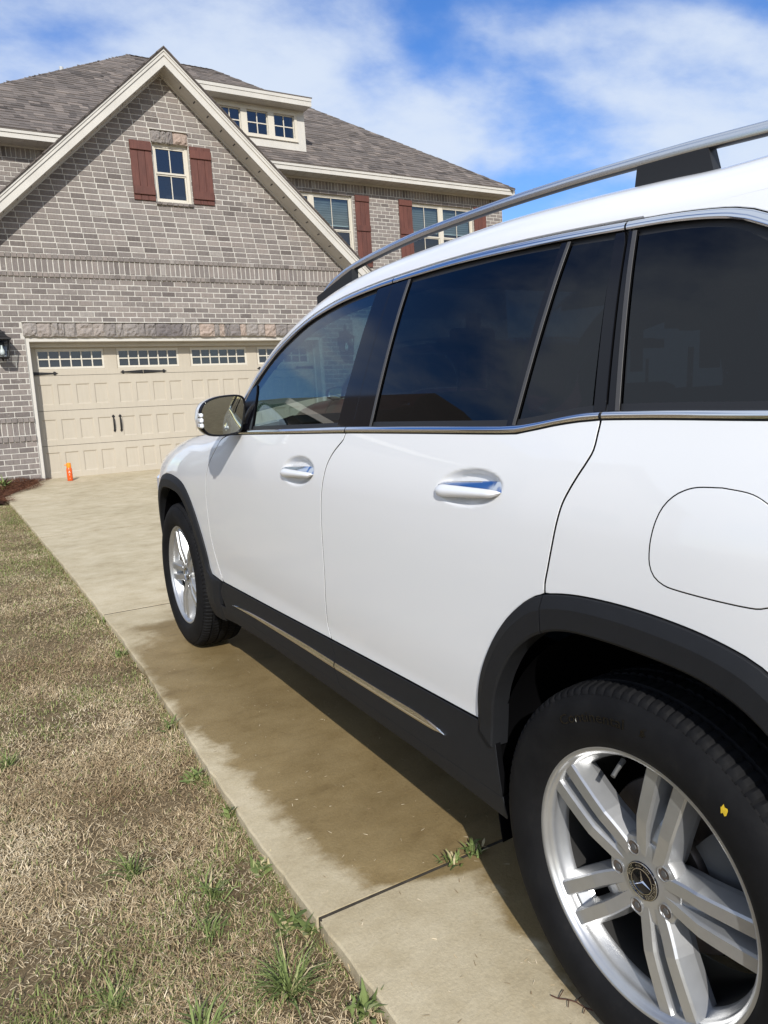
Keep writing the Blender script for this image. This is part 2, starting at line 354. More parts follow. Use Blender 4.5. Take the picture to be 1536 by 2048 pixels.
# ------------------------------------------------------------------ ground
G0, GS = -.652, .0533
def gz(y):
    if y > 12.6: return G0+GS*12.6
    if y < -14: return G0-GS*14
    return G0+GS*y
SLOPE = math.atan(GS)
def build_ground():
    ys = [-900, -300, -100, -40, -14, -8, -4, -2, 0, 2, 4, 6, 8, 10, 12.6, 20, 40, 100, 300, 900]; xs = [-900, -300, -80, -30, -10, -4, -1, .60, 7.5, 9, 14, 30, 80, 300, 900]
    V = [(x, y, gz(y)-(.038 if (x < .7 or x > 7.3) else .038)) for y in ys for x in xs]; nx = len(xs)
    F = [(j*nx+i, j*nx+i+1, (j+1)*nx+i+1, (j+1)*nx+i) for j in range(len(ys)-1) for i in range(nx-1)]
    o = mk('lawn', V, F, 'soil'); tag(o, 'brown dormant lawn beside the driveway', None, kind='structure')
    return o
LAWN = build_ground()
def DRIVE_EDGE(y):
    P = [(-20, .66), (1.2, .658), (2.0, .661), (2.6, .682), (3.2, .709), (4.0, .735), (5.0, .748), (7.4, .757), (13., .757)]
    for (a, b), (c, d) in zip(P, P[1:]):
        if y <= c: return b+(d-b)*max(0, (y-a)/(c-a))
    return P[-1][1]
def build_driveway():
    d = bpy.data.objects.new('driveway', None); COL.objects.link(d); d.location = (3.8, 6, gz(6)); ROOTINV[d.name] = Matrix.Translation(-Vector(d.location))
    tag(d, 'pale concrete driveway of jointed slabs leading to the garage', None, kind='structure')
    jy = [-7.3, -4.35, -1.40, 1.565, 4.538, 7.46, 9.93, 12.93]; left = DRIVE_EDGE
    jx = [3.75, 7.2]; g = .0055
    for a, b in zip(jy[:-1], jy[1:]):
        for k in range(2):
            y0, y1 = a+(g if a < 4 else .009), b-(g if b < 4 else .009); n = 60
            def xl(y): return (left(y)+.002*math.sin(y*2.3)+.0015*math.sin(y*9.1+1)) if k == 0 else jx[0]+g
            xr = jx[k]-g
            ys = [y0+(y1-y0)*i/n for i in range(n+1)]
            if k == 0 and b > 12: # the last slab steps in to the garage opening
                pass
            L = [(xl(y), y) for y in ys]; Rr = [(xr, y) for y in ys]
            top = []; c = .005
            V = []; F = []
            jit = [random.uniform(-.003, .003) for _ in ys]
            for i, y in enumerate(ys):
                yy = y + (.0012 if i == 0 else (-.0012 if i == n else 0)); z = gz(min(y, 12.6))
                V += [(xl(y)+jit[i]-.004, y, z-.16), (xl(y)+jit[i], y, z-c), (xl(y)+c+jit[i], yy, z), (xr-c, yy, z), (xr, y, z-c), (xr, y, z-.16)]
            for i in range(n):
                for q in range(5): F.append((i*6+q+1, i*6+q, (i+1)*6+q, (i+1)*6+q+1)[::-1] if False else (i*6+q, (i+1)*6+q, (i+1)*6+q+1, i*6+q+1)[::-1])
            F.append((0, 1, 2, 3, 4, 5)); F.append(tuple(n*6+q for q in (5, 4, 3, 2, 1, 0)))
            o = mk('slab', V, F, 'concrete', d)
    # joint filler
    f = MB()
    for y in jy[1:-1]: f.box(DRIVE_EDGE(y)+.003, 7.19, y-(.0100 if y < 4 else .0135), y+(.0052 if y < 4 else .0088), gz(y)-.1, gz(y)-.0013)
    f.box(jx[0]-.012, jx[0]+.012, -7.2, -.0, gz(-7.2)-.1, gz(-7.2)-.05)
    f.build('joint_filler', simple('joint_dirt', (.045, .036, .024), .95, var=.6, vs=30), d)
    return d
DRIVE = build_driveway()

# ------------------------------------------------------------------ the house
YB = 12.566            # face of the garage brickwork
YD = 12.87             # garage door plane
YM = 15.35             # face of the main brickwork
CRS, BM = .0833, .2145 # course height, brick module
HOUSE = root('brick_house', (5, 14, 0), 'two storey grey brick house with red shutters and an attached garage', 'house')
GX, GH, RP = 3.79, 3.16, .935    # gable centre, half width, rake pitch
RZ = 6.208                        # wall apex height
def ray_px(p):
    d = Vector(p)-CAM; z = d.dot(F_); return 768+1523.5*d.dot(Rv)/z, 1024-1523.5*d.dot(Uv)/z, z
def brick_shape(w, h, d, ch=.006, jx=0., jz=0.):
    # front face chamfered, back open; local origin at the middle of the front face, facing -Y
    a, b = w/2, h/2
    V = [(-a+ch+jx, 0, -b+ch), (a-ch+jx, 0, -b+ch+jz), (a-ch, 0, b-ch), (-a+ch, 0, b-ch-jz),
         (-a, ch, -b), (a, ch, -b), (a, ch, b), (-a, ch, b), (-a, d, -b), (a, d, -b), (a, d, b), (-a, d, b)]
    F = [(0, 1, 2, 3), (4, 5, 1, 0), (5, 6, 2, 1), (6, 7, 3, 2), (7, 4, 0, 3), (8, 9, 5, 4), (9, 10, 6, 5), (10, 11, 7, 6), (11, 8, 4, 7)]
    return V, F
class Bricks:
    """collects bricks (x centre, z centre, w, h, proud); the nearest are single objects, the rest one mesh"""
    def __init__(s): s.L = []
    def put(s, x0, x1, z0, z1, y, proud=0.): s.L.append(((x0+x1)/2, (z0+z1)/2, x1-x0, z1-z0, y-proud))
def course_bricks(B, z0, z1, spans, y, off, keep=None, proud=0.):
    j = .0115
    for xa, xb in spans:
        if xb-xa < .05: continue
        x = xa - ((off) % BM)
        while x < xb:
            a, b = max(x, xa), min(x+BM, xb)
            if b-a > .04: B.put(a+j/2, b-j/2, z0+j/2, z1-j/2, y, proud+random.uniform(-.0018, .0022))
            x += BM
def header_course(B, z0, z1, xa, xb, y, step=.0795, proud=0.):
    j = .0115; n = max(1, round((xb-xa)/step)); s = (xb-xa)/n
    for i in range(n): B.put(xa+i*s+j/2, xa+(i+1)*s-j/2, z0+j/2, z1-j/2, y, proud+random.uniform(-.002, .003))
def sub_spans(xa, xb, cuts):
    sp = [(xa, xb)]
    for a, b in cuts:
        n = []
        for p, q in sp:
            if b <= p or a >= q: n.append((p, q)); continue
            if a > p: n.append((p, a))
            if b < q: n.append((b, q))
        sp = n
    return sp
def emit_bricks(B, wall, singles, vis):
    prot = []
    L = B.L
    order = sorted((i for i in range(len(L)) if vis(L[i])), key=lambda i: ray_px((L[i][0], L[i][4], L[i][1]))[2]) if singles else []
    single = set(order[:singles]); mbig = MB(); cache = {}
    for i, (x, z, w_, h_, y) in enumerate(L):
        if i in single:
            key = (round(w_/.012), round(h_, 2), random.randrange(5))
            if key not in cache:
                V, F = brick_shape(w_, h_, .03, .005, random.uniform(-.002, .002), random.uniform(-.002, .002))
                o = mk('brick', V, F, 'brick', wall, tint=[min(1, max(0, random.gauss(.5, .24)))]*len(F)); cache[key] = o.data
            else:
                o = bpy.data.objects.new('brick', cache[key]); adopt(o, wall)
            o.location = (x, y, z); o.rotation_euler = (0, random.uniform(-.006, .006), 0)
        else:
            V, F = brick_shape(w_, h_, .03, .005, random.uniform(-.002, .002), random.uniform(-.002, .002)); r = random.uniform(-.006, .006)
            mbig.add([(x+v[0]+r*v[2], y+v[1], z+v[2]-r*v[0]) for v in V], F, min(1, max(0, random.gauss(.5, .24))))
    if mbig.V: mbig.build('brick_courses', MT['brick'], wall, kind='stuff')
def wall_poly(name, outer, holes, y, depth, parent=HOUSE, mat='mortar'):
    pts = list(outer); edges = [(i, (i+1) % len(outer)) for i in range(len(outer))]
    for h in holes:
        b = len(pts); pts += list(h); edges += [(b+i, b+(i+1) % len(h)) for i in range(len(h))]
    r = delaunay_2d_cdt([Vector(p) for p in pts], edges, [], 0, 1e-6); vo, fo = r[0], r[2]
    loops = [outer]+list(holes)
    def inside(p):
        c = False
        for L in loops:
            for i in range(len(L)):
                (x0, z0), (x1, z1) = L[i], L[i-1]
                if (z0 > p[1]) != (z1 > p[1]) and p[0] < (x1-x0)*(p[1]-z0)/(z1-z0)+x0: c = not c
        return c
    n = len(vo); V = [(v.x, y, v.y) for v in vo]+[(v.x, y+depth, v.y) for v in vo]; F = []
    for f in fo:
        cx = sum(vo[i].x for i in f)/len(f); cz = sum(vo[i].y for i in f)/len(f)
        if inside((cx, cz)): F.append(tuple(f)); F.append(tuple(n+i for i in f[::-1]))
    for L in loops:
        for i in range(len(L)):
            p, q = L[i-1], L[i]; b = len(V); V += [(p[0], y, p[1]), (q[0], y, q[1]), (q[0], y+depth, q[1]), (p[0], y+depth, p[1])]; F.append((b, b+1, b+2, b+3))
    return mk(name, V, F, mat, parent)
# --- garage front wall
DX0, DX1, DZ = 1.40, 6.30, 2.154      # opening
WX0, WX1 = GX-GH, GX+GH
WIN = (3.565, 4.145, 4.262, 5.165)     # gable window opening
def rake_z(x, top=RZ): return top-RP*abs(x-GX)
gw = wall_poly('garage_wall', [(WX0, -.3), (DX0, -.3), (DX0, DZ), (DX1, DZ), (DX1, -.3), (WX1, -.3), (WX1, rake_z(WX1)), (GX, RZ), (WX0, rake_z(WX0))],
               [[(WIN[0], WIN[2]), (WIN[1], WIN[2]), (WIN[1], WIN[3]), (WIN[0], WIN[3])]], YB+.0045, .22)
def garage_bricks():
    B = Bricks()
    bands = [(.614, .711, .897, .98), (3.025, 3.103, 3.294, 3.371)]
    z = -.21; row = 0
    segs = [( -.21, .614), (.98, 3.025), (3.371, 6.3)]
    for za, zb in segs:
        n = round((zb-za)/CRS); h = (zb-za)/n
        for k in range(n):
            z0, z1 = za+k*h, za+(k+1)*h; row += 1; zm = (z0+z1)/2
            half = (RZ-z0)/RP
            if half < .06: break
            xa, xb = max(WX0, GX-half), min(WX1, GX+half); cuts = []
            if zm < DZ+.001 or z0 < DZ-.02: cuts.append((DX0, DX1))
            if z1 > DZ+.01 and z0 < 2.372-.02: cuts.append((DX0-.02, DX1+.05))
            if z1 > WIN[2]-.045 and z0 < WIN[3]: cuts.append((WIN[0], WIN[1]))
            if z1 > 5.17 and z0 < 5.35: cuts.append((3.55, 4.147))
            course_bricks(B, z0, z1, sub_spans(xa, xb, cuts), YB, (row % 2)*BM/2+.03)
            # cut bricks follow the rake
            if half < GH:
                for sgn in (-1, 1):
                    pass
    for r0_, s0, s1, r1 in bands:
        cut = [(DX0, DX1)] if r1 < 2 else []
        for a, b in sub_spans(WX0, WX1, cut):
            header_course(B, r0_, s0, a, b, YB, proud=.020); header_course(B, s0, s1, a, b, YB, proud=.0); header_course(B, s1, r1, a, b, YB, proud=.020)
    # brick sill under the gable window
    header_course(B, WIN[2]-.058, WIN[2], WIN[0]-.02, WIN[1]+.01, YB, .083, proud=.035)
    def vis(b):
        u, v, d = ray_px((b[0], b[4], b[1])); return -15 < u < 700 and 90 < v < 965 and not (u > 320 and v > 700)
    emit_bricks(B, gw, 300, vis)
garage_bricks()
def lintel(name, x0, x1, z0, z1, y, seed, tints=None):
    rnd = random.Random(seed); L = bpy.data.objects.new(name, None); COL.objects.link(L); L.parent = HOUSE; L.matrix_parent_inverse = ROOTINV[HOUSE.name]
    x = x0; k = 0
    while x < x1-.03:
        w_ = rnd.uniform(.085, .26)
        if x+w_ > x1-.09: w_ = x1-x
        a, b = x+.004, x+w_-.004; n = 5; V = []; F = []; q = rnd.uniform(0, .012)
        zlo = z0+rnd.uniform(-.006, .012)
        for i in range(n+1):
            for j in range(n+1):
                ed = min(i, n-i, j, n-j) == 0
                V.append((a+(b-a)*i/n+(0 if i in (0, n) else rnd.uniform(-.006, .006)), y-(.012+q if ed else .03+q+rnd.uniform(-.012, .014)), zlo+(z1-zlo)*j/n+(rnd.uniform(-.007, .007) if j == 0 else 0)))
        m = n+1
        for i in range(n):
            for j in range(n): F.append((i*m+j, (i+1)*m+j, (i+1)*m+j+1, i*m+j+1))
        base = len(V); ring = [i*m for i in range(m)]+[n*m+j for j in range(1, m)]+[i*m+n for i in range(n-1, -1, -1)]+[j for j in range(n-1, 0, -1)]
        V += [(V[i][0], y+.09, V[i][2]) for i in ring]
        for i in range(len(ring)): F.append((ring[i], base+i, base+(i+1) % len(ring), ring[(i+1) % len(ring)]))
        t = rnd.choice([.05, .12, .2, .3, .35, .4, .45, .5, .5, .55, .6, .65, .85]) if tints is None else tints[k % len(tints)]
        mk('stone', V, F, 'stone', L, tint=[t]*len(F)); x += w_; k += 1
    m = MB(); m.box(x0+.004, x1-.004, y-.004, y+.02, z0+.008, z1-.002); m.box(x0-.004, x1, y-.045, y+.05, z1-.001, z1+.012); m.build('mortar_bed', MT['mortar'], L)
    return L
lintel('garage_lintel', DX0-.018, DX1+.05, 2.158, 2.364, YB, 5, None)
lintel('window_lintel', 3.552, 4.146, 5.170, 5.350, YB, 9, [.45, .5, .3, .9, .1, .4])
# --- garage door
def garage_door():
    g = MB()
    # timber frame in the opening
    fr = MB(); fw = .055
    fr.box(DX0+.001, DX0+fw, YB+.03, YD-.04, -.02, DZ-.001); fr.box(DX1-fw, DX1-.001, YB+.03, YD-.04, -.02, DZ-.001); fr.box(DX0+fw, DX1-fw, YB+.03, YD-.04, DZ-.065, DZ-.001)
    fr.box(DX0+fw+.002, DX0+fw+.03, YD-.075, YD-.022, -.02, DZ-.09); fr.box(DX1-fw-.03, DX1-fw-.002, YD-.075, YD-.022, -.02, DZ-.09); fr.box(DX0+fw+.003, DX1-fw-.003, YD-.075, YD-.022, DZ-.125, DZ-.068)
    fr.build('garage_door_frame', MT['cream'], HOUSE)
    D = bpy.data.objects.new('garage_door', None); COL.objects.link(D); D.parent = HOUSE; D.matrix_parent_inverse = ROOTINV[HOUSE.name]
    zs = [.012, .522, 1.062, 1.602, 2.14]; x0, x1 = DX0+.05, DX1-.05
    wx = [1.588+1.2*i for i in range(4)]           # left edge of each glazed unit
    for k in range(4):
        za, zb = zs[k]+.003, zs[k+1]-.003; m = MB()
        if k < 3: pans = [(wx[i]-.052+.2745*q, wx[i]-.052+.2745*q+.207, za+.088, za+.088+.315) for i in range(4) for q in range(4)]
        else: pans = [(wx[i]-.045, wx[i]+.935+.045, 1.685, 2.025) for i in range(4)]
        xsorted = sorted(pans); yF = YD; dp = .012 if k < 3 else .010
        zp0, zp1 = pans[0][2], pans[0][3]
        m.quad((x0, yF, za), (x1, yF, za), (x1, yF, zp0), (x0, yF, zp0)); m.quad((x0, yF, zp1), (x1, yF, zp1), (x1, yF, zb), (x0, yF, zb))
        xa = x0
        for (a, b, c, d) in xsorted+[(x1, x1, zp0, zp1)]:
            if a > xa: m.quad((xa, yF, zp0), (a, yF, zp0), (a, yF, zp1), (xa, yF, zp1))
            xa = b
        for (a, b, c, d) in xsorted:
            s_ = .016
            # sloped moulding into the recess then a raised field
            for (p, q) in (((a, c), (b, c)), ((b, c), (b, d)), ((b, d), (a, d)), ((a, d), (a, c))):
                ins = lambda P: (P[0]+(s_ if P[0] == a else -s_), P[1]+(s_ if P[1] == c else -s_))
                P2, Q2 = ins(p), ins(q); m.quad((p[0], yF, p[1]), (q[0], yF, q[1]), (Q2[0], yF+dp, Q2[1]), (P2[0], yF+dp, P2[1]))
            if k < 3: 
                m.quad((a+s_, yF+dp, c+s_), (b-s_, yF+dp, c+s_), (b-s_, yF+dp, d-s_), (a+s_, yF+dp, d-s_))
        # top and bottom edges of the section
        m.quad((x0, yF, za), (x0, yF+.04, za), (x1, yF+.04, za), (x1, yF, za)); m.quad((x0, yF, zb), (x1, yF, zb), (x1, yF+.04, zb), (x0, yF+.04, zb))
        sec = m.build('door_section', MT['doorpaint'], D)
        if k == 3:
            for i in range(4):
                a, b, c, d = pans[i]; a += .016; b -= .016; c += .016; d -= .016
                gx0, gx1, gz0, gz1 = wx[i], wx[i]+.935, 1.735, 1.968; f = MB(); yy = YD+.004
                f.box(a, gx0, yy, yy+.02, c, d); f.box(gx1, b, yy, yy+.02, c, d); f.box(gx0, gx1, yy, yy+.02, c, gz0); f.box(gx0, gx1, yy, yy+.02, gz1, d)
                cw = (gx1-gx0+.018)/6
                for q in range(1, 6): f.box(gx0+q*cw-.018, gx0+q*cw, yy+.002, yy+.02, gz0, gz1)
                f.box(gx0, gx1, yy+.0035, yy+.0205, (gz0+gz1)/2-.009, (gz0+gz1)/2+.009)
                f.build('window_grille', MT['frame'], D)
                ch = (gz1-gz0-.018)/2
                for q in range(6):
                    for r in range(2):
                        p0 = gx0+q*cw; z0_ = gz0+r*(ch+.018); pm = MB(); pm.quad((p0-.002, yy+.012, z0_-.002), (p0+cw-.016, yy+.012, z0_-.002), (p0+cw-.016, yy+.012, z0_+ch+.002), (p0-.002, yy+.012, z0_+ch+.002)); pm.build('pane', MT['housepane'], D)
    MB().box(x0, x1, YD+.045, YD+.05, 0, 2.14).build('door_back', MT['dark_room'], D)
    MB().box(x0, x1, YD-.004, YD+.03, -.012, .0115).build('bottom_seal', MT['black'], D)
    # strap hinges and pulls in black iron
    def strap(xa, xb, z):
        s_ = 1 if xb > xa else -1; L = abs(xb-xa); y0, y1 = YD-.012, YD-.002; m = MB()
        P = [(0, -.028), (L*.82, -.010), (L*.84, -.026), (L*.90, -.026), (L*.93, -.012), (L, 0), (L*.93, .012), (L*.90, .026), (L*.84, .026), (L*.82, .010), (0, .028)]
        m.prism(P, lambda u, v, d: (xa+s_*u, d, z+v), y0, y1); m.build('strap_hinge', MT['iron'], D)
    strap(1.452, 1.845, 1.636); strap(3.14, 2.78, 1.632); strap(3.15, 3.53, 1.632); strap(5.50, 5.13, 1.632); strap(6.24, 5.85, 1.632)
    for xh in (2.60, 2.705):
        m = MB(); z0_, z1_ = .672, .958; y0 = YD-.002
        P = [(0, -.143), (.02, -.115), (.012, -.095), (.010, .095), (.026, .112), (.018, .128), (0, .145), (-.018, .128), (-.026, .112), (-.010, .095), (-.012, -.095), (-.02, -.115)]
        m.prism(P, lambda u, v, d: (xh+u, d, .815+v), y0-.006, y0)
        m.tube([(xh, y0-.006, .715), (xh, y0-.04, .735), (xh, y0-.052, .815), (xh, y0-.04, .895), (xh, y0-.006, .915)], .008, 8)
        m.build('pull_handle', MT['iron'], D)
garage_door()
# garage side walls, main walls
def plain_wall(name, a, b, z0, z1, mat='brick'):
    return None
MB().box(WX0+.002, WX0+.2, YB+.235, YM-.01, -.3, rake_z(WX0)-.02).build('side_wall', MT['brick'], HOUSE)
MB().box(WX1-.2, WX1-.002, YB+.235, YM-.01, -.3, rake_z(WX1)-.02).build('side_wall', MT['brick'], HOUSE)
MX0, MX1, MYB = .10, 12.98, 25.6
MW = [(6.72, 8.70, 4.05, 5.545), (10.20, 12.06, 4.05, 5.545)]
mw = wall_poly('main_wall', [(MX0, -.3), (MX1, -.3), (MX1, 5.80), (MX0, 5.80)], [[(a, c), (b, c), (b, d), (a, d)] for a, b, c, d in MW], YM+.0045, .22)
def main_bricks():
    B = Bricks(); row = 0; z = 2.9; n = round((5.62-2.9)/CRS); h = (5.62-2.9)/n
    for k in range(n):
        z0, z1 = z+k*h, z+(k+1)*h; row += 1
        cuts = [(a, b) for a, b, c, d in MW if z1 > c+.01 and z0 < d-.01]
        course_bricks(B, z0, z1, sub_spans(MX0, MX1, cuts), YM, (row % 2)*BM/2+.01)
    header_course(B, 5.62, 5.80, MX0, MX1, YM, .0795)
    emit_bricks(B, mw, 0, None)
main_bricks()
MB().box(MX0, MX0+.2, YM+.24, MYB, -.3, 5.79).box(MX1-.2, MX1, YM+.24, MYB, -.3, 5.79).box(MX0+.21, MX1-.21, MYB-.2, MYB, -.3, 5.79).build('rear_walls', MT['brick'], HOUSE)
MB().box(MX0+.21, MX1-.21, YM+.9, YM+.95, 0, 5.7).build('room_back', MT['dark_room'], HOUSE)
MB().box(3.3, 4.4, YB+.8, YB+.82, 4.1, 5.3).build('room_back', MT['dark_room'], HOUSE)
# --- windows and shutters
def window(name, a, b, c, d, y, units, sash=True, blind=False, cols=2, rows=2):
    W_ = bpy.data.objects.new(name, None); COL.objects.link(W_); W_.parent = HOUSE; W_.matrix_parent_inverse = ROOTINV[HOUSE.name]
    f = MB(); fw = .045; y0, y1 = y, y+.07
    f.box(a, a+fw, y0, y1, c, d); f.box(b-fw, b, y0, y1, c, d); f.box(a+fw, b-fw, y0+.002, y1, c, c+fw); f.box(a+fw, b-fw, y0+.002, y1, d-fw, d)
    uw = (b-a-2*fw-(units-1)*.10)/units
    for k in range(units-1): f.box(a+fw+(k+1)*uw+k*.1, a+fw+(k+1)*uw+k*.1+.10, y0+.001, y1, c+fw, d-fw)
    f.build('frame', MT['frame'], W_)
    for k in range(units):
        u0_ = a+fw+k*(uw+.1); u1 = u0_+uw; zm = (c+d)/2
        parts = [(zm, d-fw, .012), (c+fw, zm, .028)] if sash else [(c+fw, d-fw, .014)]
        for (p, q, dy) in parts:
            s_ = MB(); e = .022
            s_.box(u0_, u0_+e, y+dy, y+dy+.02, p, q); s_.box(u1-e, u1, y+dy, y+dy+.02, p, q); s_.box(u0_+e, u1-e, y+dy+.001, y+dy+.02, p, p+e+.006); s_.box(u0_+e, u1-e, y+dy+.001, y+dy+.02, q-e, q)
            s_.build('sash', MT['frame'], W_)
            mu = MB()
            for i in range(1, cols): x = u0_+(u1-u0_)*i/cols; mu.box(x-.007, x+.007, y+dy+.008, y+dy+.016, p+e, q-e)
            nr = rows if not sash else 1
            for j in range(1, nr): zz = p+(q-p)*j/nr; mu.box(u0_+e, u1-e, y+dy+.009, y+dy+.017, zz-.007, zz+.007)
            mu.build('muntin', MT['frame'], W_)
            for i in range(cols):
                for j in range(nr):
                    xa, xb = u0_+(u1-u0_)*i/cols, u0_+(u1-u0_)*(i+1)/cols; za, zb = p+(q-p)*j/nr, p+(q-p)*(j+1)/nr; g = MB()
                    g.quad((xa, y+dy+.019, za), (xb, y+dy+.019, za), (xb, y+dy+.019, zb), (xa, y+dy+.019, zb)); g.build('pane', MT['housepane'], W_)
        if blind:
            bl = MB(); n = 26; zt = d-fw
            for i in range(n): zz = zt-(i+.5)*(zt-zm-.12)/n; bl.box(u0_+.01, u1-.01, y+.085, y+.105, zz-.021, zz+.0175)
            bl.build('blind', MT['blind'], W_)
    return W_
def shutter(x0, x1, z0, z1, y, battens):
    S = bpy.data.objects.new('shutter', None); COL.objects.link(S); S.parent = HOUSE; S.matrix_parent_inverse = ROOTINV[HOUSE.name]
    n = 3; w_ = (x1-x0)/n
    for k in range(n): MB().box(x0+k*w_+.002, x0+(k+1)*w_-.002, y-.026, y-.004, z0, z1, random.random(), 0, .003).build('plank', MT['wood'], S)
    for zb in battens: MB().box(x0+.002, x1-.002, y-.050, y-.0265, zb-.062, zb+.062, random.random(), 0, .004).build('batten', MT['wood'], S)
window('gable_window', WIN[0]+.002, WIN[1]-.002, WIN[2]+.002, WIN[3]-.002, YB+.055, 1)
shutter(3.210, 3.548, 4.262, 5.158, YB, [5.075, 4.405]); shutter(4.158, 4.510, 4.266, 5.162, YB, [5.035, 4.400])
for (a, b, c, d) in MW: window('upper_window', a+.002, b-.002, c+.002, d-.002, YM+.06, 2, blind=True)
for (x0, x1) in ((8.755, 9.115), (9.905, 10.262), (12.07, 12.44)): shutter(x0, x1, 4.02, 5.575, YM, [5.50, 4.86, 4.18])
# --- main roof
EY, EZ, MP = 14.95, 5.985, .745
CX0, CX1 = -.03, 13.07; HW = 5.49
RY, RZ2 = EY+HW, EZ+HW*MP; RX0, RX1 = CX0+HW, CX1-HW
def roof_z(y): return EZ+MP*(y-EY)
BK = EY+2*HW
DORM = None
def main_roof():
    m = MB(); e = -.02
    A, B_, C_, D_ = (CX0, EY, EZ+e), (CX1, EY, EZ+e), (CX1, BK, EZ+e), (CX0, BK, EZ+e); P, Q = (RX0, RY, RZ2+e), (RX1, RY, RZ2+e)
    m.add([A, B_, C_, D_, P, Q], [(0, 1, 5, 4), (1, 2, 5), (2, 3, 4, 5), (3, 0, 4)])
    r = m.build('main_roof', MT['shingle'], HOUSE)
    n_sh = [0]; SH = []; s_ = MB(); exp = .142; n = int(HW*math.sqrt(1+MP*MP)/exp); nrm = Vector((0, -MP, 1)).normalized()
    for k in range(n):
        y0 = EY-.02+k*HW/n; y1 = y0+HW/n*1.25; xa, xb = CX0+max(0, y0-EY), CX1-max(0, y0-EY)
        x = xa-random.uniform(0, .3)
        while x < xb:
            w_ = random.choice([.09, .12, .15, .18, .22, .26])+random.uniform(-.02, .02); p, q = max(x, xa), min(x+w_, xb)
            if q-p > .02:
                n_sh[0] += 1; th = random.choice([.005, .006, .013, .014]); t = min(1, max(0, random.gauss(.5, .17)))
                z0, z1 = roof_z(y0), roof_z(y1)
                a = Vector((p, y0, z0)); b = Vector((q, y0, z0)); c = Vector((min(q, CX1-max(0, y1-EY)+.03), y1, z1)); d = Vector((max(p, CX0+max(0, y1-EY)-.03), y1, z1))
                SH.append(([a+nrm*(th+.004), b+nrm*(th+.004), c+nrm*.001, d+nrm*.001, a-nrm*.01, b-nrm*.01], t))
            x += w_
    def seen(q):
        P = (q[0][0]+q[0][2])/2; u, v, d = ray_px(P)
        if not (0 < u < 1536 and v > 90): return None
        k = (YB-.35-CAM.y)/(P.y-CAM.y); gx, gzz = CAM.x+k*(P.x-CAM.x), CAM.z+k*(P.z-CAM.z)
        if gzz < 6.47-RP*abs(gx-GX) or (5.1 < P.x < 7.85 and P.y > 15.4): return None
        return d
    D_s = [(seen(q), i) for i, q in enumerate(SH)]; one = set(i for d, i in sorted((d, i) for d, i in D_s if d is not None)[:300]); FS = [(0, 1, 2, 3), (4, 5, 1, 0), (4, 0, 3), (5, 2, 1)]
    for i, (Vs, t) in enumerate(SH):
        if i in one: mk('shingle', Vs, FS, 'shingle', r, tint=[t]*4)
        else: s_.add(Vs, FS, t)
    s_.build('shingle_courses', MT['shingle'], r, kind='stuff')
    # hip and ridge caps
    def caps(a, b, up):
        a, b = Vector(a), Vector(b); L = (b-a).length; n = int(L/.145); d = (b-a)/n; c = MB()
        for i in range(n):
            p = a+d*i; q = a+d*(i+1.35); lat = d.normalized().cross(Vector((0, 0, 1))).normalized()*.14; dn = Vector((0, 0, -.075 if up else -.09)); z = Vector((0, 0, .030)); zq = Vector((0, 0, .014)); t = min(1, max(0, random.gauss(.5, .22)))
            c.add([p+lat+dn+z, p+z, p-lat+dn+z, q+lat+dn+zq, q+zq, q-lat+dn+zq], [(0, 1, 4, 3), (1, 2, 5, 4)], t)
        return c
    caps(A, P, False).build('hip_cap', MT['shingle'], r); caps(B_, Q, False).build('hip_cap', MT['shingle'], r); caps(P, Q, True).build('ridge_cap', MT['shingle'], r)
    # fascia, soffit
    f = MB(); ft, fb = EZ-.028, EZ-.165
    f.box(CX0+.03, CX1-.03, EY+.004, EY+.028, fb, ft); f.box(CX0+.028, CX1-.028, EY-.012, EY+.003, ft-.052, ft+.001)
    f.box(CX1-.028, CX1-.004, EY+.006, BK-.03, fb, ft); f.box(CX0+.004, CX0+.028, EY+.006, BK-.03, fb, ft)
    f.build('fascia', MT['cream'], HOUSE)
    so = MB(); so.box(CX0+.03, CX1-.03, EY+.03, YM+.02, fb+.01, fb+.025)
    k = CX0+.1
    while k < CX1-.1:
        so.box(k, k+.006, EY+.03, YM+.01, fb+.004, fb+.011); k += .20
    so.box(CX0+.03, CX1-.03, YM-.03, YM-.001, fb-.03, fb+.01)
    so.build('soffit', MT['cream'], HOUSE)
    ds = MB(); ds.box(CX0-.01, CX1+.01, EY-.022, EY+.02, EZ-.027, EZ-.016); ds.build('drip_edge', MT['shingle'], HOUSE)
    return r
ROOF = main_roof()
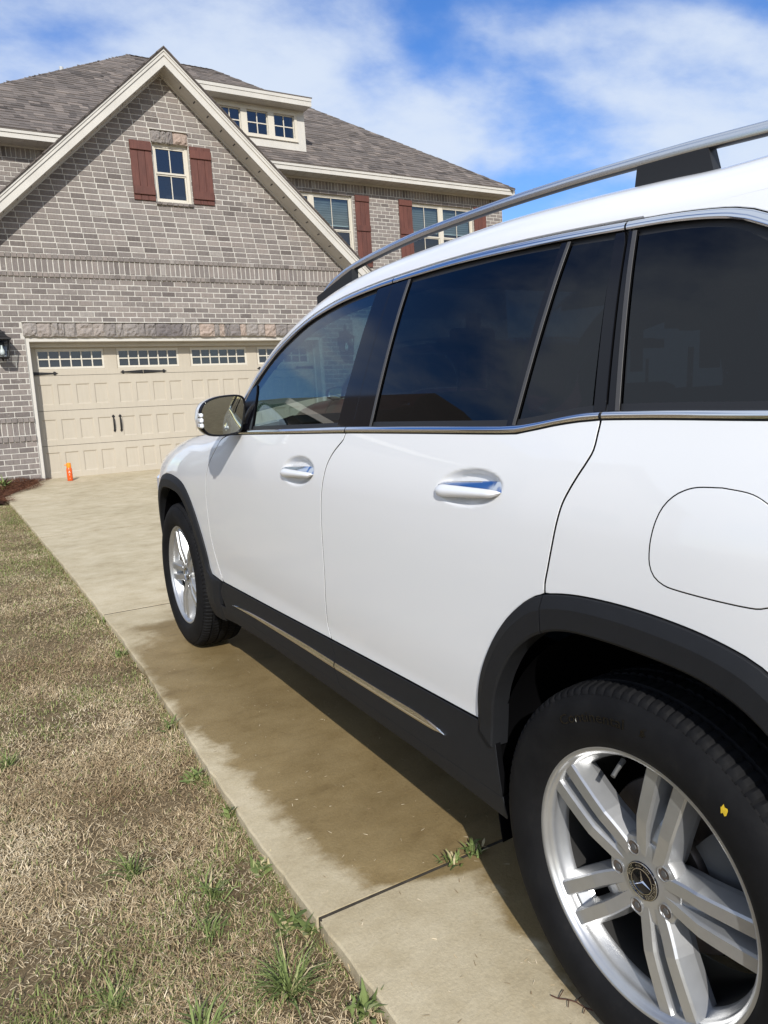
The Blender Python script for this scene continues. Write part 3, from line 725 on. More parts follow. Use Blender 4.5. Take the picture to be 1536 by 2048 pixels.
# --- garage gable roof with rake boards
def gable_roof():
    yf = YB-.35; ov = .36; top = 6.462; xe = GH+ov     # eave at half width + overhang
    def z_at(dx): return top-RP*dx
    m = MB(); yb = 15.75; th = .03
    for s_ in (-1, 1):
        a = (GX, yf-.02, top); b = (GX+s_*xe, yf-.02, z_at(xe)); c = (GX+s_*xe, yb, z_at(xe)); d = (GX, yb, top); dn = Vector((0, 0, -th))
        V = [Vector(p) for p in (a, b, c, d)]; V += [v+dn for v in V]
        m.add(V, [(0, 1, 2, 3), (7, 6, 5, 4), (0, 4, 5, 1), (1, 5, 6, 2), (2, 6, 7, 3)], .25)
    r = m.build('gable_roof', MT['shingle'], HOUSE)
    # ragged shingle edge along the rake
    e = MB()
    for s_ in (-1, 1):
        x = 0.
        while x < xe:
            w_ = .105; e.add([(GX+s_*x, yf-.03-random.uniform(0, .012), z_at(x)+.006), (GX+s_*(x+w_*1.2), yf-.03, z_at(x+w_*1.2)+.016), (GX+s_*(x+w_*1.2), yf+.2, z_at(x+w_*1.2)+.016), (GX+s_*x, yf+.2, z_at(x)+.006),
                              (GX+s_*x, yf-.03, z_at(x)-.012), (GX+s_*(x+w_*1.2), yf-.03, z_at(x+w_*1.2)-.012)], [(0, 1, 2, 3), (4, 5, 1, 0)], random.uniform(.1, .6)); x += w_
    e.build('rake_shingles', MT['shingle'], r)
    # rake boards: wide fascia with a narrower crown on its upper edge
    perp = math.sqrt(1+RP*RP)
    for s_ in (-1, 1):
        f = MB()
        def bar(z_hi, z_lo, y0, y1, xi=0., xo=xe):
            P = [(xi, z_at(xi)-z_hi), (xo, z_at(xo)-z_hi), (xo, z_at(xo)-z_lo), (xi, z_at(xi)-z_lo)]
            f.prism(P if s_ > 0 else P[::-1], lambda u, v, d: (GX+s_*u, d, v), y0, y1)
        bar(.034, .252, yf+.016, yf+.042); bar(.033, .115, yf, yf+.015); bar(.033, .060, yf-.012, yf-.0005)
        f.build('rake_board', MT['cream'], HOUSE)
        # soffit under the overhang, with vent slots
        so = MB(); zl = .243
        P = [(0, z_at(0)-zl), (GH-.0, z_at(GH)-zl), (GH-.0, z_at(GH)-zl-.014), (0, z_at(0)-zl-.014)]
        so.prism(P if s_ > 0 else P[::-1], lambda u, v, d: (GX+s_*u, d, v), yf+.043, YB+.02)
        so.prism([(0, z_at(0)-zl-.012), (GH, z_at(GH)-zl-.012), (GH, z_at(GH)-zl-.045), (0, z_at(0)-zl-.045)][::s_], lambda u, v, d: (GX+s_*u, d, v), YB-.03, YB-.001)
        so.build('rake_soffit', MT['cream'], HOUSE)
        u = .25
        while u < GH-.1:
            zz = z_at(u)-zl-.0155; c_ = 1/perp
            v_ = MB(); v_.add([(GX+s_*u, yf+.10, zz), (GX+s_*u, yf+.19, zz), (GX+s_*(u+.014), yf+.19, zz-RP*.014), (GX+s_*(u+.014), yf+.10, zz-RP*.014)], [(0, 1, 2, 3)]); u += .203; v_.build('vent_slot', MT['black'], HOUSE)
        # boxed eave return at the foot of the rake
        b = MB(); xo = xe; zt = z_at(xo)
        P = [(GH-.03, z_at(GH-.03)-.258), (xo, zt-.04), (xo, zt-.20), (GH-.03, zt-.33)]
        b.prism(P if s_ > 0 else P[::-1], lambda u, v, d: (GX+s_*u, d, v), yf+.046, YB+.24)
        b.prism([(GH+.002, zt-.19), (xo, zt-.03), (xo, zt-.185), (GH+.002, zt-.31)][::s_], lambda u, v, d: (GX+s_*u, d, v), YB+.25, YM-.02)
        b.build('eave_return', MT['cream'], HOUSE)
gable_roof()
# --- dormer
def dormer():
    D = bpy.data.objects.new('dormer', None); COL.objects.link(D); D.parent = HOUSE; D.matrix_parent_inverse = ROOTINV[HOUSE.name]
    y = 15.526; xr, xl = 7.75, 5.22; zb, zt = 6.38, 7.34
    wins = [(7.037, 7.503), (6.436, 6.897), (5.835, 6.297)]; z0, z1 = 6.665, 7.127
    m = MB(); cur = xl
    m.box(xl, xr, y, y+.1, zb, z0); m.box(xl, xr, y, y+.1, z1, zt)
    for a, b in sorted(wins): m.box(cur, a, y, y+.1, z0, z1); cur = b
    m.box(cur, xr, y, y+.1, z0, z1)
    # cheeks back to the main roof
    for x0, x1 in ((xr-.1, xr-.001), (xl+.001, xl+.1)):
        ye = EY+(zt-EZ)/MP+.05; m.prism([(y+.101, zb-.1), (ye, zt-.02), (ye, zt+.02), (y+.101, zt)], lambda u, v, d: (d, u, v), x0, x1)
    m.build('wall', MT['cream'], D)
    t = MB()   # casing
    for a, b in ((5.78, 5.835), (6.297, 6.436), (6.897, 7.037), (7.503, 7.562)): t.box(a+.001, b-.001, y-.02, y-.001, z0-.002, z1+.002)
    t.box(5.78, 7.562, y-.021, y-.0015, z1+.003, z1+.05); t.box(5.78, 7.564, y-.026, y-.001, z0-.062, z0-.003); t.box(5.77, 7.57, y-.034, y-.0005, z0-.072, z0-.0625)
    t.build('casing', MT['frame'], D)
    for a, b in wins:
        f = MB(); e = .016
        f.box(a, a+e, y+.02, y+.05, z0, z1); f.box(b-e, b, y+.02, y+.05, z0, z1); f.box(a+e, b-e, y+.021, y+.05, z0, z0+e); f.box(a+e, b-e, y+.021, y+.05, z1-e, z1)
        xm, zm = (a+b)/2, (z0+z1)/2; f.box(xm-.010, xm+.010, y+.024, y+.036, z0+e, z1-e); f.box(a+e, b-e, y+.025, y+.037, zm-.010, zm+.010)
        f.build('window_frame', MT['frame'], D)
        for i in range(2):
            for j in range(2):
                g = MB(); p, q = a+(b-a)*i/2, a+(b-a)*(i+1)/2; r, s_ = z0+(z1-z0)*j/2, z0+(z1-z0)*(j+1)/2
                g.quad((p, y+.039, r), (q, y+.039, r), (q, y+.039, s_), (p, y+.039, s_)); g.build('pane', MT['housepane'], D)
    MB().box(xl+.12, xr-.12, y+.5, y+.52, 6.6, 7.3).build('room_back', MT['dark_room'], D)
    # low roof with fascia
    yo = y-.31; zr = 7.432; sl = .30; yj = (EZ-MP*EY-(zr-sl*yo))/(sl-MP)
    r = MB(); x0, x1 = xl-.06, xr+.065
    V = [(x0, yo-.015, zr), (x1, yo-.015, zr), (x1, yj+.1, zr+sl*(yj+.1-yo)), (x0, yj+.1, zr+sl*(yj+.1-yo))]; V += [(a, b, c-.022) for a, b, c in V]
    r.add(V, [(0, 1, 2, 3), (7, 6, 5, 4), (0, 4, 5, 1), (1, 5, 6, 2), (3, 7, 4, 0)], .3); r.build('roof', MT['shingle'], D)
    f = MB(); f.box(x0+.015, x1-.02, yo+.002, yo+.026, zr-.185, zr-.024); f.box(x0+.014, x1-.019, yo-.010, yo+.0015, zr-.085, zr-.0235)
    P = [(yo+.027, zr-.185), (yo+.027, zr-.024), (yj, zr+sl*(yj-yo)-.024), (yj-.35, zr+sl*(yj-.35-yo)-.175)]
    for xx in (x0+.015, x1-.044): f.prism(P, lambda u, v, d: (d, u, v), xx, xx+.024)
    f.box(x0+.04, x1-.045, yo+.027, y-.001, zr-.180, zr-.165); f.build('fascia', MT['cream'], D)
dormer()
def vent():
    m = MB(); x = 3.55; y = EY+x-CX0+.55; z = EZ+MP*(x-CX0)
    m.tube([(x, y, z-.1), (x, y, z+.26)], .045, 12); m.tube([(x, y, z-.1), (x, y, z+.10)], [.14, .07], 12); m.build('vent_pipe', simple('vent_grey', (.45, .46, .46), .6), HOUSE)
vent()
# --- wall lanterns
def lantern(x, label):
    Lz = 1.84; y = YB-.17
    L = root('wall_lantern', (x, YB, 1.95), label, 'lantern', 'black lanterns beside the garage door')
    f = MB(); h, s0, s1 = .255, .078, .108
    cs_ = lambda k: (1 if k in (1, 2) else -1, 1 if k in (2, 3) else -1)
    for k in range(4):
        a, b = cs_(k); f.tube([(x+a*s0, y+b*s0, Lz), (x+a*s1, y+b*s1, Lz+h)], .009, 6)
        a2, b2 = cs_((k+1) % 4)
        f.tube([(x+a*s0, y+b*s0, Lz), (x+a2*s0, y+b2*s0, Lz)], .011, 6); f.tube([(x+a*s1, y+b*s1, Lz+h), (x+a2*s1, y+b2*s1, Lz+h)], .011, 6)
    f.box(x-s0, x+s0, y-s0, y+s0, Lz-.012, Lz); f.tube([(x, y, Lz-.05), (x, y, Lz-.01)], [.006, .02], 8)
    f.build('frame', MT['iron'], L)
    t = MB(); z = Lz+h
    prof = [(s1+.022, 0), (s1+.02, .012), (.085, .04), (.05, .085), (.032, .10), (.03, .12), (.014, .135), (.010, .15)]
    V = []; F = []; n = 4
    for r, dz in prof: V += [(x+r*a, y+r*b, z+dz) for a, b in ((-1, -1), (1, -1), (1, 1), (-1, 1))]
    for i in range(len(prof)-1):
        for k in range(4): F.append((i*4+k, i*4+(k+1) % 4, (i+1)*4+(k+1) % 4, (i+1)*4+k))
    F.append((3, 2, 1, 0)); t.add(V, F); t.build('cap', MT['iron'], L)
    g = MB()
    for k in range(4):
        a, b = cs_(k); a2, b2 = cs_((k+1) % 4); g.quad((x+a*s0, y+b*s0, Lz), (x+a2*s0, y+b2*s0, Lz), (x+a2*s1, y+b2*s1, Lz+h), (x+a*s1, y+b*s1, Lz+h))
    g.build('glass_panel', MT['lampglass'], L)
    b = MB(); pr = [(.012, .02), (.014, .06), (.02, .075), (.032, .10), (.036, .125), (.030, .15), (.016, .165), (.002, .17)]
    V = []; F = []; n = 12
    for r, dz in pr: V += [(x+r*math.cos(2*math.pi*k/n), y+r*math.sin(2*math.pi*k/n), Lz+.20-dz+.0) for k in range(n)]
    for i in range(len(pr)-1):
        for k in range(n): F.append((i*n+k, i*n+(k+1) % n, (i+1)*n+(k+1) % n, (i+1)*n+k))
    b.add(V, F); b.build('bulb', simple('frosted_bulb', (.8, .82, .8), .3), L, smooth=True)
    k = MB(); k.box(x-.055, x+.055, YB-.02, YB-.001, Lz+.10, Lz+.40, c=.006)
    k.tube([(x, YB-.015, Lz+.22), (x, YB-.08, Lz+.30), (x, YB-.13, Lz+.47), (x, YB-.165, Lz+.50), (x, y-.01, Lz+.45), (x, y, Lz+h+.14)], .010, 8); k.build('bracket', MT['iron'], L)
    return L
lantern(1.062, 'black wall lantern on the brick left of the garage door')
lantern(6.70, 'black wall lantern on the brick right of the garage door, behind the white car')

# ------------------------------------------------------------------ the car (car frame: x right, y forward from the rear axle, z up)
def pchip(pts):
    x = [p[0] for p in pts]; y = [p[1] for p in pts]; n = len(x)
    h = [x[i+1]-x[i] for i in range(n-1)]; d = [(y[i+1]-y[i])/h[i] for i in range(n-1)]
    m = [d[0]]+[(d[i-1]*h[i]+d[i]*h[i-1])/(h[i]+h[i-1]) for i in range(1, n-1)]+[d[-1]]
    def f(t):
        if t <= x[0]: return y[0]+m[0]*(t-x[0])
        if t >= x[-1]: return y[-1]+m[-1]*(t-x[-1])
        lo, hi = 0, n-1
        while hi-lo > 1:
            k = (lo+hi)//2
            if x[k] <= t: lo = k
            else: hi = k
        s = (t-x[lo])/h[lo]; s2 = s*s; s3 = s2*s
        return (2*s3-3*s2+1)*y[lo]+(s3-2*s2+s)*h[lo]*m[lo]+(-2*s3+3*s2)*y[lo+1]+(s3-s2)*h[lo]*m[lo+1]
    return f
P_DOOR = pchip([(.10, .77), (.18, .825), (.24, .858), (.30, .878), (.38, .889), (.46, .892), (.52, .8945), (.56, .900), (.62, .9065), (.70, .9115), (.78, .915), (.86, .917), (.93, .9165), (1.0, .9115), (1.06, .900), (1.11, .886), (1.16, .870), (1.22, .850), (1.30, .822), (1.38, .792), (1.46, .759), (1.52, .731), (1.57, .703), (1.62, .665)])
P_FEND = pchip([(.10, .77), (.30, .878), (.50, .895), (.62, .9065), (.78, .916), (.88, .918), (.94, .914), (.99, .903), (1.03, .884), (1.055, .862), (1.072, .836), (1.082, .80)])
def sstep(a, b, x):
    t = min(1, max(0, (x-a)/(b-a))); return t*t*(3-2*t)   # works for a > b too
def drop(y): return .13*max(0, y-2.2)**1.7
BOWLS = [(1.328, .992, .120, .046, -.076, .017), (.453, 1.024, .114, .040, -.097, .017)]
def W(y, z):
    k = sstep(1.95, 2.45, y)
    w_ = P_DOOR(z) if k < 1 else 0.
    if k > 0: 
        f = P_FEND(min(1.082, z+drop(y))); w_ = w_*(1-k)+f*k
    if y > 2.5: w_ -= .085*(y-2.5)**2.4+.30*max(0, y-3.14)**1.8
    if y < -.1: w_ -= .12*((-.1-y)/.8)**2.2
    for (cy, cz, ry, rz, sl, dp) in BOWLS:
        dy = (y-cy)/ry
        if abs(dy) < 1.25:
            dz = (z-cz-sl*(y-cy))/rz; r2 = dy*dy+dz*dz
            if r2 < 1.3:
                r = math.sqrt(r2); w_ -= dp*(1-sstep(.62, 1.04, r))
    return w_
def surf(y, z, off=0.): return Vector((-(W(y, z)+off), y, z))
def surf_n(y, z):
    e = .002; wy = (W(y+e, z)-W(y-e, z))/(2*e); wz = (W(y, z+e)-W(y, z-e))/(2*e)
    return Vector((-1, -wy, -wz)).normalized()
def crv(pts, n=40):
    """smooth curve through 2-D points (Catmull-Rom)"""
    P = [Vector(p) for p in pts]; o = []; m = len(P)
    seg = [(P[i+1]-P[i]).length for i in range(m-1)]; tot = sum(seg)
    for i in range(m-1):
        p0 = P[i-1] if i else P[i]*2-P[i+1]; p1, p2 = P[i], P[i+1]; p3 = P[i+2] if i+2 < m else P[i+1]*2-P[i]
        k = max(1, round(n*seg[i]/tot))
        for j in range(k):
            t = j/k; o.append(tuple(.5*((2*p1)+(-p0+p2)*t+(2*p0-5*p1+4*p2-p3)*t*t+(-p0+3*p1-3*p2+p3)*t**3)))
    return o+[tuple(P[-1])]
def resample(loop, step):
    out = []; n = len(loop)
    for i in range(n):
        a, b = Vector(loop[i]), Vector(loop[(i+1) % n]); L = (b-a).length
        if L < 1e-5: continue
        k = max(1, round(L/step))
        for j in range(k): out.append(tuple(a+(b-a)*(j/k)))
    # merge points that are too close
    res = []
    for p in out:
        if not res or (Vector(p)-Vector(res[-1])).length > step*.35: res.append(p)
    return res
def area(L): return .5*sum(L[i-1][0]*L[i][1]-L[i][0]*L[i-1][1] for i in range(len(L)))
def inset(L, g):
    s = 1 if area(L) > 0 else -1; n = len(L); o = []
    for i in range(n):
        a, b, c = Vector(L[i-1]), Vector(L[i]), Vector(L[(i+1) % n]); d1 = (b-a).normalized(); d2 = (c-b).normalized()
        n1 = Vector((-d1.y, d1.x))*s; n2 = Vector((-d2.y, d2.x))*s; m = n1+n2
        if m.length < 1e-4: m = n1
        m.normalize(); k = g/max(.5, m.dot(n1)); o.append(tuple(b+m*k))
    return o
def pin(P, loops):
    P = np.asarray(P); c = np.zeros(len(P), bool)
    for L in loops:
        L = np.asarray(L); A = L; B = np.roll(L, 1, axis=0)
        for (x0, y0), (x1, y1) in zip(A, B):
            if y0 == y1: continue
            m = ((y0 > P[:, 1]) != (y1 > P[:, 1])) & (P[:, 0] < (x1-x0)*(P[:, 1]-y0)/(y1-y0)+x0); c ^= m
    return c
CAR = None
def panel(name, loop, mat, holes=(), h=.035, edge=.014, off=0., gap=.0034, lip=.0012, flange=.014, dense=(), parent=None, both=True, nf=None, hgap=None):
    parent = parent or CAR
    loops = [inset(resample(loop, edge), gap)] + [inset(resample(x, edge*.6), -(hgap or gap)) for x in holes]
    pts = []; edges = []; rng = []
    for L in loops:
        b = len(pts); n = len(L); pts += L; edges += [(b+i, b+(i+1) % n) for i in range(n)]; rng.append((b, n))
    A = np.array(pts); lo, hi = A.min(0), A.max(0); G = []
    j = 0; z = lo[1]+h*.5
    while z < hi[1]:
        y = lo[0]+(h*.5 if j % 2 else 0)
        while y < hi[0]: G.append((y, z)); y += h
        z += h*.87; j += 1
    G = np.array(G) if G else np.zeros((0, 2))
    def far(G, d): 
        if not len(G): return G
        return G[np.array([((A-g)**2).sum(1).min() > d*d for g in G])]
    if len(G): G = far(G[pin(G, loops)], h*.45)
    for (cy, cz, ry, rz, hd) in dense:
        if len(G): G = G[((G[:, 0]-cy)/ry)**2+((G[:, 1]-cz)/rz)**2 > 1.]
        D = []; j = 0; z = cz-rz
        while z < cz+rz:
            y = cy-ry+(hd*.5 if j % 2 else 0)
            while y < cy+ry:
                if ((y-cy)/ry)**2+((z-cz)/rz)**2 < 1: D.append((y, z))
                y += hd
            z += hd*.87; j += 1
        D = np.array(D); D = far(D[pin(D, loops)], hd*.5); G = np.vstack([G, D])
    allp = [Vector(p) for p in pts]+[Vector(p) for p in G]
    r = delaunay_2d_cdt(allp, edges, [], 0, 1e-7); vo, fo, ov = r[0], r[2], r[3]
    C2 = np.array([[sum(vo[i].x for i in f)/3, sum(vo[i].y for i in f)/3] for f in fo]); keep = pin(C2, loops)
    F = []
    for f, k in zip(fo, keep):
        if not k: continue
        a, b, c = (vo[i] for i in f); s = (b.x-a.x)*(c.y-a.y)-(b.y-a.y)*(c.x-a.x)
        F.append(tuple(f) if s < 0 else tuple(f[::-1]))     # outward (-x) in y,z
    V = [surf(v.x, v.y, off) for v in vo]; NN = [surf_n(v.x, v.y) for v in vo]
    if nf: V = [nf(v, p) for v, p in zip(V, vo)]
    inv = {}
    for i, o_ in enumerate(ov):
        for k in o_: inv[k] = i
    nface = len(F)
    if flange > 0:
        for li, (b, n) in enumerate(rng):
            L = loops[li]; s = 1 if area(L) > 0 else -1; s = s if li == 0 else -s; r1 = []; r2 = []
            for i in range(n):
                p = Vector(L[i]); d = (Vector(L[(i+1) % n])-Vector(L[i-1])).normalized(); o2 = Vector((d.y, -d.x))*s
                q = V[inv[b+i]]; nn = NN[inv[b+i]]; t3 = (surf(p.x+o2.x*.003, p.y+o2.y*.003, off)-surf(p.x, p.y, off)).normalized()
                v1 = q+t3*lip-nn*lip; v2 = v1-nn*flange
                r1.append(len(V)); V.append(v1); NN.append((t3*.9+nn*.3).normalized()); r2.append(len(V)); V.append(v2); NN.append(t3)
            for i in range(n):
                a, c = inv[b+i], inv[b+(i+1) % n]; k = (i+1) % n; fl = (s > 0) == (li == 0) 
                f1, f2 = (a, c, r1[k], r1[i]), (r1[i], r1[k], r2[k], r2[i])
                F += [f1, f2] if fl else [f1[::-1], f2[::-1]]
    nb = len(F)
    mats = [MT[mat], MT['void']]; mi = [1 if (i >= nface and (i-nface) % 2 == 1) else 0 for i in range(nb)]  # flange sides painted near-black for the shade inside the gaps
    o = mk(name, V, F, mats, parent, True, normals=NN, midx=mi)
    if both: mk(name, [(-v[0], v[1], v[2]) for v in V], [f[::-1] for f in F], mats, parent, True, normals=[(-v[0], v[1], v[2]) for v in NN], midx=mi)
    return o
def strip(name, lower, upper, mat, off=.0, bulge=.003, n=60, seg=6, parent=None, both=True, ends=True):
    """moulding between two curves on the side surface"""
    parent = parent or CAR
    def samp(c):
        c = [Vector(p) for p in c]; L = [0]
        for a, b in zip(c, c[1:]): L.append(L[-1]+(b-a).length)
        o = []; k = 0
        for i in range(n+1):
            t = L[-1]*i/n
            while k < len(c)-2 and L[k+1] < t: k += 1
            o.append(c[k]+(c[k+1]-c[k])*((t-L[k])/max(1e-9, L[k+1]-L[k])))
        return o
    a, b = samp(lower), samp(upper); V = []; F = []; m = seg+3
    for p, q in zip(a, b):
        row = []
        for j in range(seg+1):
            t = j/seg; r = p+(q-p)*t; row.append(surf(r.x, r.y, off+bulge*math.sin(math.pi*(.06+.88*t))))
        row = [surf(p.x, p.y, off-.006)]+row+[surf(q.x, q.y, off-.006)]; V += row
    for i in range(n):
        for j in range(m-1): F.append((i*m+j, (i+1)*m+j, (i+1)*m+j+1, i*m+j+1))
    F.append(tuple(range(m))); F.append(tuple(n*m+j for j in range(m))[::-1])
    o = mk(name, V, F, mat, parent, True); smooth_by_angle(o, 50)
    if both: smooth_by_angle(mk(name, [(-v[0], v[1], v[2]) for v in V], [f[::-1] for f in F], mat, parent, True), 50)
    return o

psi = .0066
fy = Vector((math.sin(psi)*math.cos(SLOPE), math.cos(psi)*math.cos(SLOPE), math.sin(SLOPE))); rx = Vector((math.cos(psi), -math.sin(psi), 0)); uz = rx.cross(fy)
def car_matrix(o): return Matrix(((rx.x, fy.x, uz.x, o[0]), (rx.y, fy.y, uz.y, o[1]), (rx.z, fy.z, uz.z, o[2]), (0, 0, 0, 1)))
CAR = bpy.data.objects.new('parked_car', None); COL.objects.link(CAR); CAR.matrix_world = car_matrix((1.87356, .89465, -.60446)); CAR.empty_display_size = .2
tag(CAR, 'white compact SUV with silver alloy wheels parked on the driveway', 'car')

# --- feature curves on the side (traced on the flank)
belt_lo = crv([(1.885, 1.084), (1.402, 1.104), (1.052, 1.1185), (.70, 1.130), (.377, 1.140), (.316, 1.145), (.233, 1.160), (.169, 1.169), (.118, 1.1735), (-.02, 1.177), (-.191, 1.179), (-.40, 1.184)], 60)
belt_up = crv([(1.885, 1.099), (1.296, 1.1235), (1.055, 1.134), (.70, 1.145), (.383, 1.154), (.336, 1.157), (.271, 1.166), (.186, 1.180), (.122, 1.186), (-.02, 1.190), (-.188, 1.192), (-.39, 1.197)], 60)
dlo_top = crv([(1.93, 1.196), (1.873, 1.263), (1.815, 1.313), (1.733, 1.374), (1.653, 1.416), (1.581, 1.447), (1.491, 1.477), (1.394, 1.499), (1.302, 1.514), (1.208, 1.524), (1.119, 1.531), (1.03, 1.536), (.80, 1.543), (.593, 1.543), (.369, 1.535), (.186, 1.524), (.063, 1.515), (-.042, 1.500), (-.104, 1.479), (-.17, 1.446), (-.26, 1.388), (-.345, 1.312), (-.405, 1.235), (-.425, 1.19)], 90)
chr_low = crv([(1.903, 1.186), (1.850, 1.250), (1.795, 1.298), (1.716, 1.357), (1.638, 1.399), (1.568, 1.430), (1.482, 1.459), (1.388, 1.481), (1.299, 1.496), (1.207, 1.506), (1.119, 1.513), (1.03, 1.518), (.80, 1.524), (.593, 1.523), (.369, 1.516), (.186, 1.506), (.063, 1.497), (-.035, 1.482), (-.095, 1.461), (-.158, 1.430), (-.245, 1.374), (-.328, 1.300), (-.386, 1.228), (-.405, 1.19)], 90)
gl_top = crv([(1.815, 1.262), (1.756, 1.316), (1.700, 1.352), (1.631, 1.389), (1.508, 1.440), (1.41, 1.466), (1.281, 1.487), (1.157, 1.499), (1.083, 1.504), (.9, 1.510), (.552, 1.512), (.35, 1.505), (.18, 1.494), (.037, 1.484), (-.049, 1.468), (-.105, 1.442), (-.17, 1.402), (-.255, 1.342), (-.33, 1.268), (-.375, 1.20)], 80)
def cut_x(c, y0, y1):   # part of a curve with y between, ends interpolated; c runs from high y to low y
    def at(y):
        for (a, b), (e, f) in zip(c, c[1:]):
            if (a-y)*(e-y) <= 0 and a != e: t = (y-a)/(e-a); return (y, b+(f-b)*t)
        return c[0] if abs(c[0][0]-y) < abs(c[-1][0]-y) else c[-1]
    return [at(y1)]+[p for p in c if y0 < p[0] < y1]+[at(y0)]
seamF = crv([(1.90, 1.083), (2.02, 1.074), (2.097, 1.054), (2.135, 1.021), (2.203, .963), (2.245, .912), (2.263, .862), (2.276, .80), (2.281, .706), (2.28, .626), (2.26, .541), (2.233, .483), (2.203, .450)], 50)
seamM = crv([(1.046, 1.1188), (1.052, 1.100), (1.070, 1.085), (1.100, 1.060), (1.127, 1.026), (1.144, .983), (1.156, .937), (1.163, .880), (1.168, .793), (1.173, .705), (1.184, .635), (1.200, .55), (1.203, .520), (1.187, .480)], 50)
seamR = crv([(.118, 1.1735), (.118, 1.150), (.119, 1.121), (.129, 1.099), (.142, 1.077), (.158, 1.048), (.170, 1.022), (.179, .987), (.189, .94), (.198, .90), (.206, .868), (.206, .848)], 40)
clad_top = crv([(2.203, .450), (1.65, .465), (1.187, .480), (.789, .492), (.445, .500)], 40)
AO = [(.445, .50), (.436, .56), (.416, .62), (.388, .676), (.354, .728), (.316, .773), (.282, .803), (.248, .827), (.206, .846), (.12, .862), (0, .868)]
AI = [(.388, .46), (.380, .52), (.364, .585), (.336, .645), (.298, .701), (.255, .742), (.22, .766), (.182, .783), (.118, .797), (0, .802)]
def arch(c, rear=True):
    full = c+[(-a, b) for a, b in c[-2::-1]]; return crv(full, 70)
rear_out = [(a, b) for a, b in arch(AO)]; rear_in = arch(AI)
front_out = [(2.829+a*1.02, b-.012) for a, b in arch(AO)]; front_in = [(2.829+a, b-.010) for a, b in arch(AI)]
fuel_h = [(-.145, 1.081), (-.105, 1.078), (-.082, 1.071), (-.064, 1.060), (-.049, 1.043), (-.040, 1.022), (-.035, .999), (-.033, .975), (-.035, .950), (-.045, .932), (-.064, .922), (-.09, .919), (-.145, .918)]
fuel = crv(fuel_h+[(-.29-a, b) for a, b in fuel_h[::-1][1:-1]]+[fuel_h[0]], 70)[:-1]

